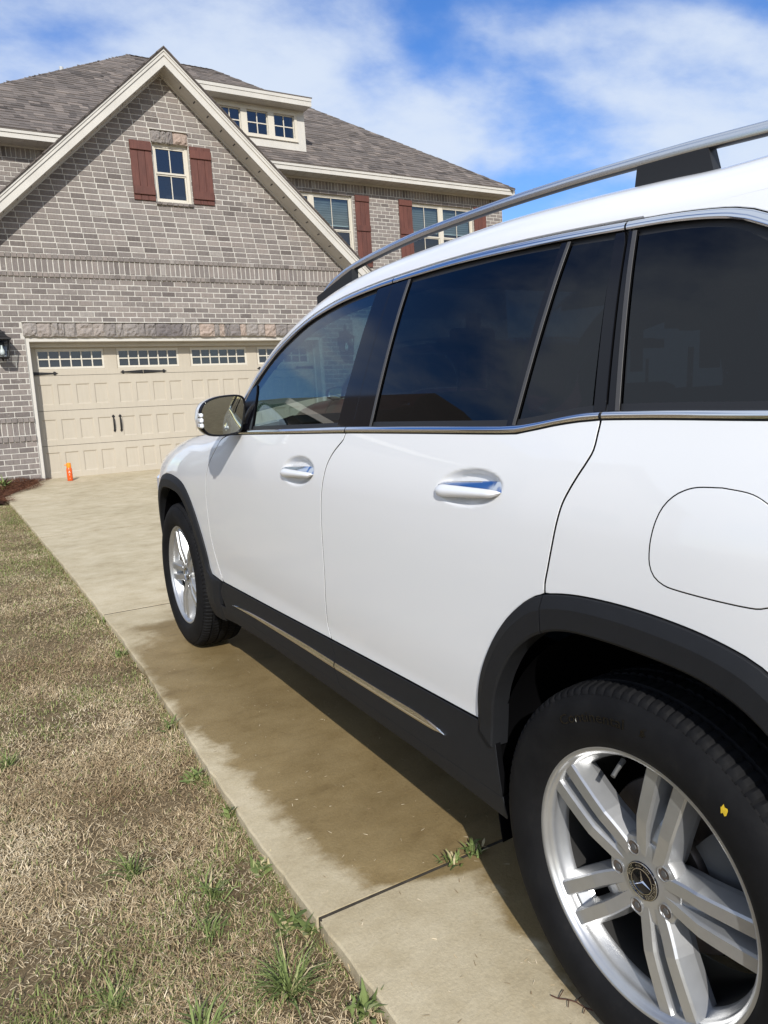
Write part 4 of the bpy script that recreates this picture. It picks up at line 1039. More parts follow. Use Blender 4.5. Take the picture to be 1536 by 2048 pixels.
def body_panels():
    # doors
    fd = belt_lo; top_f = cut_x(belt_lo, 1.046, 1.885)           # from front to middle
    loop = top_f + seamM[1:] + cut_x(clad_top, 1.187, 2.203)[::-1][1:] + seamF[::-1][1:-1]
    b = BOWLS[0]; panel('front_door', loop, 'paint', dense=[(b[0], b[1], b[2]*1.25, b[3]*1.5, .006)])
    top_r = cut_x(belt_lo, .118, 1.046); ro_f = [p for p in rear_out if p[0] > .206]
    loop = top_r + seamR[1:] + [p for p in ro_f[::-1]] + cut_x(clad_top, .445, 1.187)[::-1][1:] + seamM[::-1][1:-1]
    b = BOWLS[1]; panel('rear_door', loop, 'paint', dense=[(b[0], b[1], b[2]*1.25, b[3]*1.6, .006)])
    # quarter panel with the fuel flap cut out
    top_q = cut_x(belt_lo, -.40, .118)
    rear_edge = [p for p in dlo_top if p[0] < .175][::-1]       # from the low corner up to the roof
    cant = crv([(.178, 1.5255), (.165, 1.5345), (.12, 1.536), (.03, 1.534), (-.10, 1.533), (-.30, 1.530), (-.52, 1.514)], 24)
    ro_r = [p for p in rear_out if p[0] < .206]
    loop = top_q + [(-.415, 1.184)] + rear_edge + cant[1:] + crv([(-.52, 1.50), (-.60, 1.30), (-.60, 1.0), (-.52, .75), (-.445, .50)], 30)[1:] + [p for p in ro_r[::-1]][1:] + seamR[::-1][:-1]
    panel('quarter_panel', loop, 'paint', holes=[fuel], hgap=.0010)
    o = panel('fuel_flap', fuel, 'paint', both=False, off=.0004, gap=.0018)
    # fender
    crest = crv([(2.04, 1.074), (2.20, 1.073), (2.45, 1.073-drop(2.45)), (2.7, 1.073-drop(2.7)), (2.95, 1.073-drop(2.95)), (3.2, 1.073-drop(3.2)), (3.40, 1.073-drop(3.40))], 40)
    fo = front_out
    fr = [(3.40, .86), (3.37, .70), (3.32, .55), (fo[0][0], fo[0][1])]
    loop = crest + fr + fo[1:] + [(2.36, .455), (2.215, .447)] + [p for p in seamF[::-1][1:] if p[0] > 2.02]
    panel('front_fender', loop, 'paint')
    # cladding
    sill_r = [(.445, .500), (.388, .47), (.378, .40), (.372, .345)]
    loop = cut_x(clad_top, 1.187, 2.203) + [(1.158, .440), (1.170, .390), (1.150, .345), (2.20, .335), (2.24, .40)]
    panel('door_cladding', loop, 'plastic', off=.006, lip=.002, gap=.0016)
    loop = cut_x(clad_top, .445, 1.187) + sill_r[1:] + [(1.150, .345), (1.170, .390), (1.158, .440)]
    panel('door_cladding', loop, 'plastic', off=.006, lip=.002, gap=.0016)
    loop = [(2.262, .335), (1.150, .345), (.372, .345), (.366, .30), (.370, .292), (.72, .308), (1.2, .306), (1.7, .306), (2.1, .290), (2.272, .270), (2.272, .30)]
    panel('sill', loop, 'plastic', off=.006, lip=.002, gap=.0004, flange=.03)
    # arch trims: a chamfered edge, a flat face and a return into the arch
    def trim(outer, inner):
        def samp(c, n):
            c = [Vector(p) for p in c]; L = [0]
            for p, q in zip(c, c[1:]): L.append(L[-1]+(q-p).length)
            o = []; k = 0
            for i in range(n+1):
                t = L[-1]*i/n
                while k < len(c)-2 and L[k+1] < t: k += 1
                o.append(c[k]+(c[k+1]-c[k])*((t-L[k])/max(1e-9, L[k+1]-L[k])))
            return o
        n = 70; A_, B_ = samp(outer, n), samp(inner, n); prof = [(0, -.008), (0, .0045), (.012, .0060), (.33, .0150), (.36, .0156), (.93, .0150), (1.0, .0120), (1.0, -.030)]; m = len(prof); V = []; F = []
        for p, q in zip(A_, B_):
            for t, o in prof: r = p+(q-p)*t; V.append(surf(r.x, r.y, o))
        F = [(i*m+j, i*m+j+1, (i+1)*m+j+1, (i+1)*m+j) for i in range(n) for j in range(m-1)]+[tuple(range(m)), tuple(n*m+j for j in range(m))]
        smooth_by_angle(mk('arch_trim', V, F, 'plastic', CAR, True), 16)
        smooth_by_angle(mk('arch_trim', [(-v[0], v[1], v[2]) for v in V], [f[::-1] for f in F], 'plastic', CAR, True), 16)
    k1 = [p for p in rear_out if p[0] > .2085]; k2 = [p for p in rear_in if p[0] > .2085]; trim(k1+[(.2075, .8455)], k2+[(.2075, .772)])
    k1 = [p for p in rear_out if p[0] < .2035]; k2 = [p for p in rear_in if p[0] < .2035]; trim([(.2045, .8468)]+k1, [(.2045, .7735)]+k2)
    trim([(3.27, .40)]+fo+[(2.345, .452), (2.250, .446), (2.262, .40), (2.275, .32), (2.28, .255)], [(3.205, .38)]+front_in+[(2.428, .40), (2.425, .36), (2.42, .30), (2.41, .255)])
    # added black shell behind the panels: shade of the gaps as colour
    sh = cut_x(belt_lo, -.40, 1.885) + [(-.58, 1.1), (-.52, .75)] + [p for p in rear_out[::-1]] + [(.5, .33), (2.22, .33)] + [p for p in front_out[::-1]] + [(3.35, .8), (2.9, .93), (2.2, 1.04)]
    panel('gap_shade_shell', sh, 'black', off=-.013, flange=0, gap=.012, h=.06)
body_panels()
def side_windows():
    def line(top, bot, y): # y on a pillar line at height
        return top
    def z_line(pt, pb): return lambda z: pb[0]+(pt[0]-pb[0])*(z-pb[1])/(pt[1]-pb[1])
    L_fg = z_line((1.094, 1.506), (1.109, 1.131)); L_B = z_line((1.013, 1.512), (1.017, 1.135)); L_s1 = z_line((.929, 1.51), (.917, 1.142)); L_s2 = z_line((.342, 1.506), (.356, 1.158)); L_C = z_line((.185, 1.521), (.120, 1.185)); L_s3 = z_line((.166, 1.497), (.10, 1.19))
    def quadband(la, lb, top, bot):   # polygon between two pillar lines
        zt, zb = top, bot
        return [(la(zt), zt), (lb(zt), zt), (lb(zb), zb), (la(zb), zb)]
    gx = dict(flange=.004, lip=.0, gap=.0, h=.05)
    # front door glass
    t = cut_x(gl_top, L_fg(1.503), 1.815); b = cut_x(belt_up, L_fg(1.13), 1.76)
    panel('front_window', t + b[::-1], 'glass', off=-.005, **gx)
    t = cut_x(gl_top, L_s2(1.50)+.014, L_s1(1.505)); b = cut_x(belt_up, L_s2(1.16)+.014, L_s1(1.14))
    panel('rear_window', t + b[::-1], 'privacy', off=-.005, **gx)
    t = cut_x(gl_top, L_C(1.495)+.028, L_s2(1.50)-.016); b = cut_x(belt_up, L_C(1.185)+.028, L_s2(1.16)-.016)
    panel('quarter_light', t + b[::-1], 'privacy', off=-.005, **gx)
    t = cut_x(gl_top, -.36, L_s3(1.49)-.012); b = cut_x(belt_up, -.36, L_s3(1.19)-.012)
    panel('rear_side_window', t + b[::-1], 'privacy', off=-.005, **gx)
    # gloss pillars
    def pillar(name, la, lb, mat, off, d0=0., d1=0.):
        zt, zb = 1.515, 1.11
        ya, yb = la(1.5)+d0, lb(1.5)+d1
        t = cut_x(chr_low, min(ya, yb), max(ya, yb)); ya2, yb2 = la(1.15)+d0, lb(1.15)+d1; b = cut_x(belt_up, min(ya2, yb2), max(ya2, yb2))
        panel(name, t + b[::-1], mat, off=off, gap=.0012, lip=.001, flange=.012, h=.05, edge=.02)
    pillar('pillar_trim', L_fg, L_B, 'gloss', -.001); pillar('pillar_trim', L_B, L_s1, 'gloss', -.001, 0, .006)
    pillar('window_seal', L_s1, L_s1, 'seal', .0005, .006, -.006)
    pillar('pillar_trim', L_s2, L_s2, 'gloss', -.002, .014, -.006); pillar('window_seal', L_s2, L_s2, 'seal', .0005, -.006, -.016)
    pillar('pillar_trim', L_C, L_C, 'gloss', -.001, .028, 0.); pillar('pillar_trim', L_C, L_s3, 'gloss', -.002, -.004, .0); pillar('window_seal', L_s3, L_s3, 'seal', .0005, .0, -.011)
    # mirror sail
    panel('mirror_sail', [(1.90, 1.094), (1.765, 1.102), (1.772, 1.14), (1.800, 1.235), (1.818, 1.262), (1.85, 1.250), (1.905, 1.186)], 'gloss', off=.001, gap=.0005, lip=.001, flange=.01)
    # black channel round the opening
    sh = [p for p in dlo_top if p[0] > -.40]
    strip('window_channel', [(a, b-.042) for a, b in cut_x(chr_low, -.30, 1.84)], [(a, b+.004) for a, b in cut_x(dlo_top, -.30, 1.88)], 'black', off=-.0085, bulge=.0, seg=2)
    strip('window_channel', [(a, b-.003) for a, b in cut_x(belt_lo, -.38, 1.88)], [(a, b+.012) for a, b in cut_x(belt_up, -.38, 1.88)], 'black', off=-.0045, bulge=.0015, seg=3)
    # chrome
    for y0, y1 in ((1.0165, 1.905), (.1865, 1.012), (-.42, .182)):
        strip('roof_side_chrome', [(a, b+.003) for a, b in cut_x(chr_low, y0, y1)] if y0 > -.3 else [(a, b+.003) for a, b in cut_x(chr_low, -.09, y1)+[q for q in chr_low if q[0] < -.09]], cut_x(dlo_top, y0+.002, y1+.002) if y0 > -.3 else cut_x(dlo_top, -.10, y1+.002)+[p for p in dlo_top if p[0] < -.10], 'chrome', off=.001, bulge=.0035, n=70)
    for y0, y1 in ((1.049, 1.88), (.1215, 1.044), (-.40, .115)):
        strip('belt_chrome', [(a, b+.0012) for a, b in cut_x(belt_lo, y0, y1)], cut_x(belt_up, y0, y1), 'chrome', off=.0015, bulge=.004, n=60)
    up = crv([(2.090, .3775), (2.0, .388), (1.792, .400), (1.424, .413), (1.166, .416)], 30); lo = crv([(2.096, .3745), (2.0, .377), (1.798, .385), (1.43, .392), (1.168, .3945)], 30)
    strip('sill_chrome', lo, up, 'chrome', off=.0075, bulge=.003, n=50)
    up = crv([(1.160, .416), (.89, .420), (.712, .424), (.63, .421), (.578, .413)], 30); lo = crv([(1.162, .3945), (.894, .399), (.716, .402), (.63, .405), (.576, .411)], 30)
    strip('sill_chrome', lo, up, 'chrome', off=.0075, bulge=.003, n=50)
side_windows()

def upper_body():
    path = crv([(2.16, 1.058), (2.08, 1.095), (2.0, 1.142), (1.936, 1.201), (1.879, 1.268), (1.820, 1.319), (1.737, 1.380), (1.656, 1.422), (1.583, 1.453), (1.493, 1.483), (1.395, 1.505), (1.302, 1.520), (1.208, 1.530), (1.119, 1.537), (1.03, 1.542), (.80, 1.549), (.593, 1.549), (.369, 1.541), (.186, 1.530), (.063, 1.521), (-.10, 1.5195), (-.30, 1.5165), (-.52, 1.5005), (-.66, 1.475), (-.76, 1.44)], 110)
    prof = [(.008, -.004), (0, 0), (.004, .008), (.010, .0175), (.018, .028), (.028, .038), (.040, .0475), (.055, .057), (.072, .064), (.092, .069), (.12, .074)]
    V = []; F = []; m = len(prof); last = []
    for i, p in enumerate(path):
        a, b = Vector(path[max(0, i-1)]), Vector(path[min(len(path)-1, i+1)]); d = (b-a).normalized(); nrm = Vector((-d.y, d.x)); nrm = nrm if nrm.y > 0 else -nrm
        k = .55+.45*sstep(1.95, 1.45, p[0]) if False else (1.+.10*sstep(.95, .5, p[0])*sstep(-.35, .05, p[0]) if p[0] < 1.3 else 1-.52*sstep(1.3, 1.95, p[0]))
        for (dx, dz) in prof:
            q = Vector(p)+nrm*dz*k; w_ = W(p[0], p[1])-dx*k; V.append(Vector((-w_, q.x, q.y)))
        last.append((V[-1].copy(), nrm))
    n = len(path)
    for i in range(n-1):
        for j in range(m-1): F.append((i*m+j, i*m+j+1, (i+1)*m+j+1, (i+1)*m+j))
    smooth_by_angle(mk('roof_side', V, F, 'paint', CAR, True), 38); smooth_by_angle(mk('roof_side', [(-v[0], v[1], v[2]) for v in V], [f[::-1] for f in F], 'paint', CAR, True), 38)
    # roof and windscreen
    def across(name, i0, i1, mat, crown, cr2=None, off=0.):
        V = []; F = []; s = 17
        for i in range(i0, i1+1):
            e, nr = last[i]; c = crown(e.y)
            for j in range(s):
                u = -1+2*j/(s-1); b = c*(1-u*u); V.append((-(-e.x)*1.*(-u) if False else (-e.x)*u, e.y+nr.x*(b-off), e.z+nr.y*(b-off)))
        for i in range(i1-i0):
            for j in range(s-1): F.append((i*s+j, i*s+j+1, (i+1)*s+j+1, (i+1)*s+j))
        return mk(name, V, F, mat, CAR, True)
    iw = min(range(n), key=lambda i: abs(path[i][0]-1.42)); ir = min(range(n), key=lambda i: abs(path[i][0]+.55))
    across('windscreen', 4, iw, 'glass', lambda y: .10); across('roof', iw, ir, 'paint', lambda y: .032+.05*sstep(1.1, 1.42, y)); across('spoiler', ir, n-1, 'gloss', lambda y: .03)
    # bonnet
    V = []; F = []; s = 21; ys = [2.14+(3.44-2.14)*i/26 for i in range(27)]
    for y in ys:
        zc_ = 1.073-drop(y); xc = W(y, zc_)
        for j in range(s):
            u = -1+2*j/(s-1); V.append((u*(xc-.003), y+(.16*(1-u*u) if y < 2.3 else .16*(1-u*u)*max(0, 1-(y-2.3)/.6)), zc_+.050*(1-abs(u)**2.2)+.006*math.exp(-((abs(u)-.62)/.12)**2)))
    for i in range(26):
        for j in range(s-1): F.append((i*s+j, i*s+j+1, (i+1)*s+j+1, (i+1)*s+j))
    mk('bonnet', V, F, 'paint', CAR, True)
    MB().box(-.80, .80, 2.05, 2.40, .98, 1.035).build('cowl', MT['black'], CAR)
    # nose
    V = []; F = []; zs = [.22, .28, .36, .45, .55, .65, .75, .82, .87, .90, .915]; s = 25
    for z in zs:
        lf = 3.735-.26*max(0, (z-.55)/.38)**2.0-.10*max(0, (.45-z)/.2)**2; y0 = 3.36
        for j in range(s):
            a = -math.pi/2+math.pi*j/(s-1); c, sn = max(0, math.cos(a)), math.sin(a); V.append(((abs(sn)**.75)*math.copysign(1, sn)*(W(y0, z)-.012), y0+(lf-y0)*c**.62, z))
    for i in range(len(zs)-1):
        for j in range(s-1): F.append((i*s+j, i*s+j+1, (i+1)*s+j+1, (i+1)*s+j))
    mk('front_bumper', V, F, 'paint', CAR, True)
    V = []; F = []
    mbn = MB(); mbn.box(-.50, .50, 3.60, 3.70, .50, .78, c=.03); mbn.build('grille', MT['gloss'], CAR)
    for s_ in (-1, 1):
        mbn = MB(); mbn.box(min(s_*.50, s_*.80), max(s_*.50, s_*.80), 3.42, 3.60, .66, .80, c=.03); mbn.build('headlight', MT['lamp'], CAR)
    # tail
    V = []; F = []; zs = [.28, .36, .45, .55, .65, .78, .92, 1.05, 1.18, 1.30, 1.40, 1.46]
    for z in zs:
        lr = -.905+.0*z+(.23*max(0, (z-.95)/.5)**1.3)+.06*max(0, (.45-z)/.2)**2; y0 = -.56
        for j in range(s):
            a = -math.pi/2+math.pi*j/(s-1); c, sn = max(0, math.cos(a)), math.sin(a); V.append(((abs(sn)**.7)*math.copysign(1, sn)*W(y0, z), y0+(lr-y0)*c**.5, z))
    F = [(i*s+j, (i+1)*s+j, (i+1)*s+j+1, i*s+j+1) for i in range(len(zs)-1) for j in range(s-1)]
    mi = [1 if i < 3 else 0 for i in range(len(zs)-1) for j in range(s-1)]
    mk('tailgate', V, F, [MT['paint'], MT['plastic']], CAR, True, midx=mi)
    for s_ in (-1, 1):
        MB().box(min(s_*.52, s_*.84), max(s_*.52, s_*.84), -.90, -.66, .94, 1.10, c=.03).build('tail_lamp', MT['red_lamp'], CAR)
    MB().box(-.58, .58, -.80, -.70, 1.17, 1.42, c=.02).build('rear_glass', MT['gloss'], CAR)
upper_body()
def roof_rail(s_):
    p = crv([(1.80, 1.553), (1.765, 1.572), (1.695, 1.604), (1.60, 1.631), (1.50, 1.649), (1.33, 1.665), (1.07, 1.680), (.73, 1.685), (.47, 1.682), (.29, 1.676), (.15, 1.670), (.016, 1.662), (-.2, 1.648), (-.4, 1.628), (-.55, 1.605), (-.66, 1.575)], 90)
    prof = [(-.011, -.012), (-.013, -.004), (-.012, .004), (-.008, .010), (-.002, .0125), (.006, .012), (.012, .006), (.013, -.004), (.011, -.012), (.007, -.0145), (-.007, -.0145)]
    V = []; F = []; m = len(prof); mi = []
    for i, q in enumerate(p):
        a, b = Vector(p[max(0, i-1)]), Vector(p[min(len(p)-1, i+1)]); d = (b-a).normalized(); nr = Vector((-d.y, d.x)); nr = nr if nr.y > 0 else -nr
        t = 1.0 if .05 < i/len(p) < .95 else max(.35, min(1, min(i, len(p)-1-i)/(len(p)*.05)*.65+.35))
        cx = .600-.012*sstep(1.0, 1.8, q[0])
        for (u, v) in prof: u *= .9; v *= .88; V.append((s_*(cx-u*t), q[0]+nr.x*(v*t-.0125), q[1]+nr.y*(v*t-.0125)))
    for i in range(len(p)-1):
        for j in range(m): F.append((i*m+j, i*m+(j+1) % m, (i+1)*m+(j+1) % m, (i+1)*m+j)); mi.append(1 if j in (8, 9, 10) else 0)
    F.append(tuple(range(m))); mi.append(0); F.append(tuple((len(p)-1)*m+j for j in range(m))); mi.append(0)
    r = smooth_by_angle(mk('roof_rail', V, F, [MT['satin'], MT['black']], CAR, True, midx=mi), 40)
    def foot(y0, y1, zt0, zt1, inset_=.012, zb=1.585):
        b = MB(); x = s_*.598
        P = [(y0, zt0), (y1, zt1), (y1-inset_*1.6, zb), (y0+inset_*.8, zb)]
        b.prism(P, lambda u, v, d: (d, u, v), x-.012, x+.012); b.build('rail_foot', MT['black'], r)
    foot(.272, .112, 1.655, 1.648); foot(1.745, 1.47, 1.570, 1.628, 0, 1.535); foot(-.50, -.66, 1.60, 1.56, 0, 1.54)
for s_ in (-1, 1): roof_rail(s_)

def door_handle(b, s_):
    cy, cz, ry, rz, sl, dp = b; n = 22; L = ry*.985
    bar = MB(); chrm = MB(); VB = []; VC = []
    def P(y, z, o): q = surf_flat(y, z, o); return (s_*-q.x if s_ > 0 else q.x, q.y, q.z)
    def surf_flat(y, z, o):
        w_ = P_DOOR(z); return Vector((-(w_+o), y, z))
    mB, mC = 9, 5
    for i in range(n+1):
        t = i/n; y = cy+L-2*L*t; zc = cz+sl*(y-cy)-.002
        endt = min(1, min(t, 1-t)*9)**.5
        zt = zc+.0165*(.55+.45*endt)-.002*t; zb = zc-.0185*(.45+.55*endt)+.003*(1-t)
        zs = zt-.0025-.0130*min(1, t*1.1)           # the bright wedge widens to the rear
        o0 = .008*endt+.001
        row = []
        for j in range(mB):
            a = j/(mB-1); z = zs+(zb-zs)*a; bul = math.sin(math.pi*(.10+.72*a))*.012; row.append(P(y, z, o0-.006+bul))
        VB += row+[P(y, zb+.004, -.010), P(y, zs-.001, -.010)]
        row = []
        for j in range(mC):
            a = j/(mC-1); z = zt+(zs-zt)*a; row.append(P(y, z+.0006*(1-a), o0-.010+.009*a**.8))
        VC += row+[P(y, zs+.0005, -.012), P(y, zt-.001, -.012)]
    kB, kC = mB+2, mC+2
    FB = [(i*kB+j, i*kB+(j+1) % kB, (i+1)*kB+(j+1) % kB, (i+1)*kB+j) for i in range(n) for j in range(kB)]+[tuple(range(kB)), tuple(n*kB+j for j in range(kB))]
    FC = [(i*kC+j, i*kC+(j+1) % kC, (i+1)*kC+(j+1) % kC, (i+1)*kC+j) for i in range(n) for j in range(kC)]+[tuple(range(kC)), tuple(n*kC+j for j in range(kC))]
    h = smooth_by_angle(mk('door_handle', VB, FB, 'paint', CAR, True), 50)
    smooth_by_angle(mk('handle_chrome', VC, FC, 'chrome', h, True), 50)
for b in BOWLS:
    for s_ in (-1, 1): door_handle(b, s_)

def wing_mirror(s_):
    # outline of the glass opening seen from behind, in (x,z)
    O_ = [(-1.012, 1.150), (-1.004, 1.186), (-.985, 1.208), (-.950, 1.222), (-.905, 1.2275), (-.868, 1.226), (-.852, 1.214), (-.850, 1.180), (-.860, 1.130), (-.872, 1.100), (-.895, 1.090), (-.940, 1.086), (-.982, 1.092), (-1.004, 1.114)]
    O_ = [(x-.034, z) for x, z in O_]; O_ = crv(O_+[O_[0]], 56)[:-1]; cx = sum(p[0] for p in O_)/len(O_); cz = sum(p[1] for p in O_)/len(O_)
    fl = 1 if s_ < 0 else -1
    M = bpy.data.objects.new('wing_mirror', None); COL.objects.link(M); M.parent = CAR
    def yk(x): return 1.845-.15*(x+.965)          # glass plane leans: the outer end sits further back
    rings = [(.955, -.006), (1.0, -.010), (1.035, -.006), (1.05, .008), (1.045, .03), (1.0, .062), (.90, .09), (.72, .112), (.45, .125), (.15, .13)]
    V = []; F = []; mi = []; n = len(O_)
    for k, dy in rings:
        for (x, z) in O_:
            X = cx+(x-cx)*k; Z = cz+(z-cz)*k+(.012*(1-k) if k < 1 else 0); V.append((X*fl, yk(X)+dy, Z))
    for i in range(len(rings)-1):
        for j in range(n):
            F.append((i*n+j, i*n+(j+1) % n, (i+1)*n+(j+1) % n, (i+1)*n+j)); z = V[F[-1][2]][2]
            mi.append(1 if (i < 3 or z < 1.128) else 0)
    F.append(tuple((len(rings)-1)*n+j for j in range(n))); mi.append(0)
    mk('housing', V, F, [MT['paint'], MT['gloss']], M, True, midx=mi)
    G = [((cx+(x-cx)*.95)*fl, yk(cx+(x-cx)*.95)-.003, cz+(z-cz)*.95) for x, z in O_]; c = ((cx)*fl, yk(cx)-.0045, cz)
    mk('mirror_glass', G+[c], [(j, (j+1) % n, n) for j in range(n)], 'mirror', M, True)
    # indicator and foot
    ib = MB()
    for t0, t1 in ((1.118, 1.134), (1.137, 1.153), (1.156, 1.170)): ib.box(min(fl*-1.0535, fl*-1.040), max(fl*-1.0535, fl*-1.040), 1.826, 1.862, t0, t1, c=.004)
    ib.build('indicator', MT['lamp'], M)
    ft = MB(); ft.tube([(fl*-.850, 1.86, 1.106), (fl*-.885, 1.868, 1.106), (fl*-.92, 1.885, 1.110), (fl*-.95, 1.90, 1.118)], [.020, .017, .018, .02], 12); ft.build('mirror_foot', MT['gloss'], M, True)
for s_ in (-1, 1): wing_mirror(s_)

# --- wheels
def lathe(prof, n, xs=1.):      # prof: (r, x) -> ring surface about the x axis
    V = [(x*xs, r*math.cos(2*math.pi*k/n), r*math.sin(2*math.pi*k/n)) for r, x in prof for k in range(n)]
    F = [(i*n+k, (i+1)*n+k, (i+1)*n+(k+1) % n, i*n+(k+1) % n) for i in range(len(prof)-1) for k in range(n)]
    return V, F
def tyre_mesh():
    n = 432; per = 4
    # x measured outward (+) from the wheel centre plane; rim seat at .243
    prof = [(.236, .094), (.246, .103), (.256, .1105), (.270, .1155), (.288, .1172), (.306, .1165), (.320, .1135), (.330, .1085), (.3375, .1035), (.3385, .1005),   # sidewall to shoulder edge
            (.3455, .0975), (.350, .092), (.3530, .083), (.3550, .070), (.3555, .066), (.3485, .0645), (.3485, .058), (.3560, .0565), (.3570, .045), (.3575, .027), (.3575, .0235), (.3500, .022), (.3500, .014), (.3578, .0125), (.358, 0.)]
    prof = prof+[(r, -x) for r, x in prof[-2::-1]]; m = len(prof)
    V = np.zeros((m, n, 3)); k = np.arange(n); ang = 2*np.pi*k/n
    for i, (r, x) in enumerate(prof):
        rr = np.full(n, r); ax = abs(x)
        if r >= .3385 and .063 < ax < .1015: rr = rr-np.where(k % per == 0, .0042, 0)
        if r > .352 and .0 <= ax < .0565: rr = rr-np.where((k+int(ax*900)) % per == 0, .004, 0)
        V[i, :, 0] = x; V[i, :, 1] = rr*np.cos(ang); V[i, :, 2] = rr*np.sin(ang)
    F = [(i*n+a, (i+1)*n+a, (i+1)*n+(a+1) % n, i*n+(a+1) % n) for i in range(m-1) for a in range(n)]
    return V.reshape(-1, 3), F, prof
TY_V, TY_F, TY_P = tyre_mesh()
def side_x(r):
    P = [(a, b) for a, b in TY_P[:10]]
    for (r0_, x0), (r1, x1) in zip(P, P[1:]):
        if r0_ <= r <= r1: return x0+(x1-x0)*(r-r0_)/(r1-r0_)
    return .11
def spoke_mesh(ang):
    """one twin spoke: two bars that run parallel from the rim and fold together at the hub; outward is +x"""
    V = []; F = []
    for s_ in (-1, 1):
        # centre line (radius along the spoke axis, sideways offset), half width, face height
        C = [(.234, .0138, .0440, .0860), (.190, .0128, .0425, .0880), (.150, .0118, .0408, .0888), (.1205, .0110, .0395, .0885), (.104, .0100, .0382, .0856), (.086, .0082, .0362, .0825), (.066, .0060, .0335, .0795), (.046, .0040, .0280, .0770)]
        b = len(V); m = 7
        for (r, inn, outr, x) in C:
            sec = [(max(.002, inn-.006), x-.036), (inn, x-.006), (inn+.0028, x), (outr-.0035, x), (outr, x-.004), (outr+.009, x-.034), (outr+.009, x-.046)]
            for (w_, xx) in sec: V.append((xx, r, s_*w_))
        for i in range(len(C)-1):
            for j in range(m-1): 
                f = (b+i*m+j, b+i*m+j+1, b+(i+1)*m+j+1, b+(i+1)*m+j); F.append(f if s_ < 0 else f[::-1])
        F.append(tuple(b+j for j in range(m)))
    # web between the two bars near the hub and at the rim
    b = len(V); ww = .017
    for (r, x) in ((.145, .046), (.115, .062), (.085, .0715), (.05, .073)): V += [(x, r, -ww), (x, r, ww)]
    for i in range(3): F.append((b+2*i, b+2*i+1, b+2*i+3, b+2*i+2))
    b = len(V)
    for (r, x) in ((.231, .072), (.218, .066), (.205, .050), (.200, .04)): V += [(x, r, -.020), (x, r, .020)]
    for i in range(3): F.append((b+2*i, b+2*i+1, b+2*i+3, b+2*i+2))
    ca, sa = math.cos(ang), math.sin(ang)
    return [(x, r*ca-t*sa, r*sa+t*ca) for x, r, t in V], F
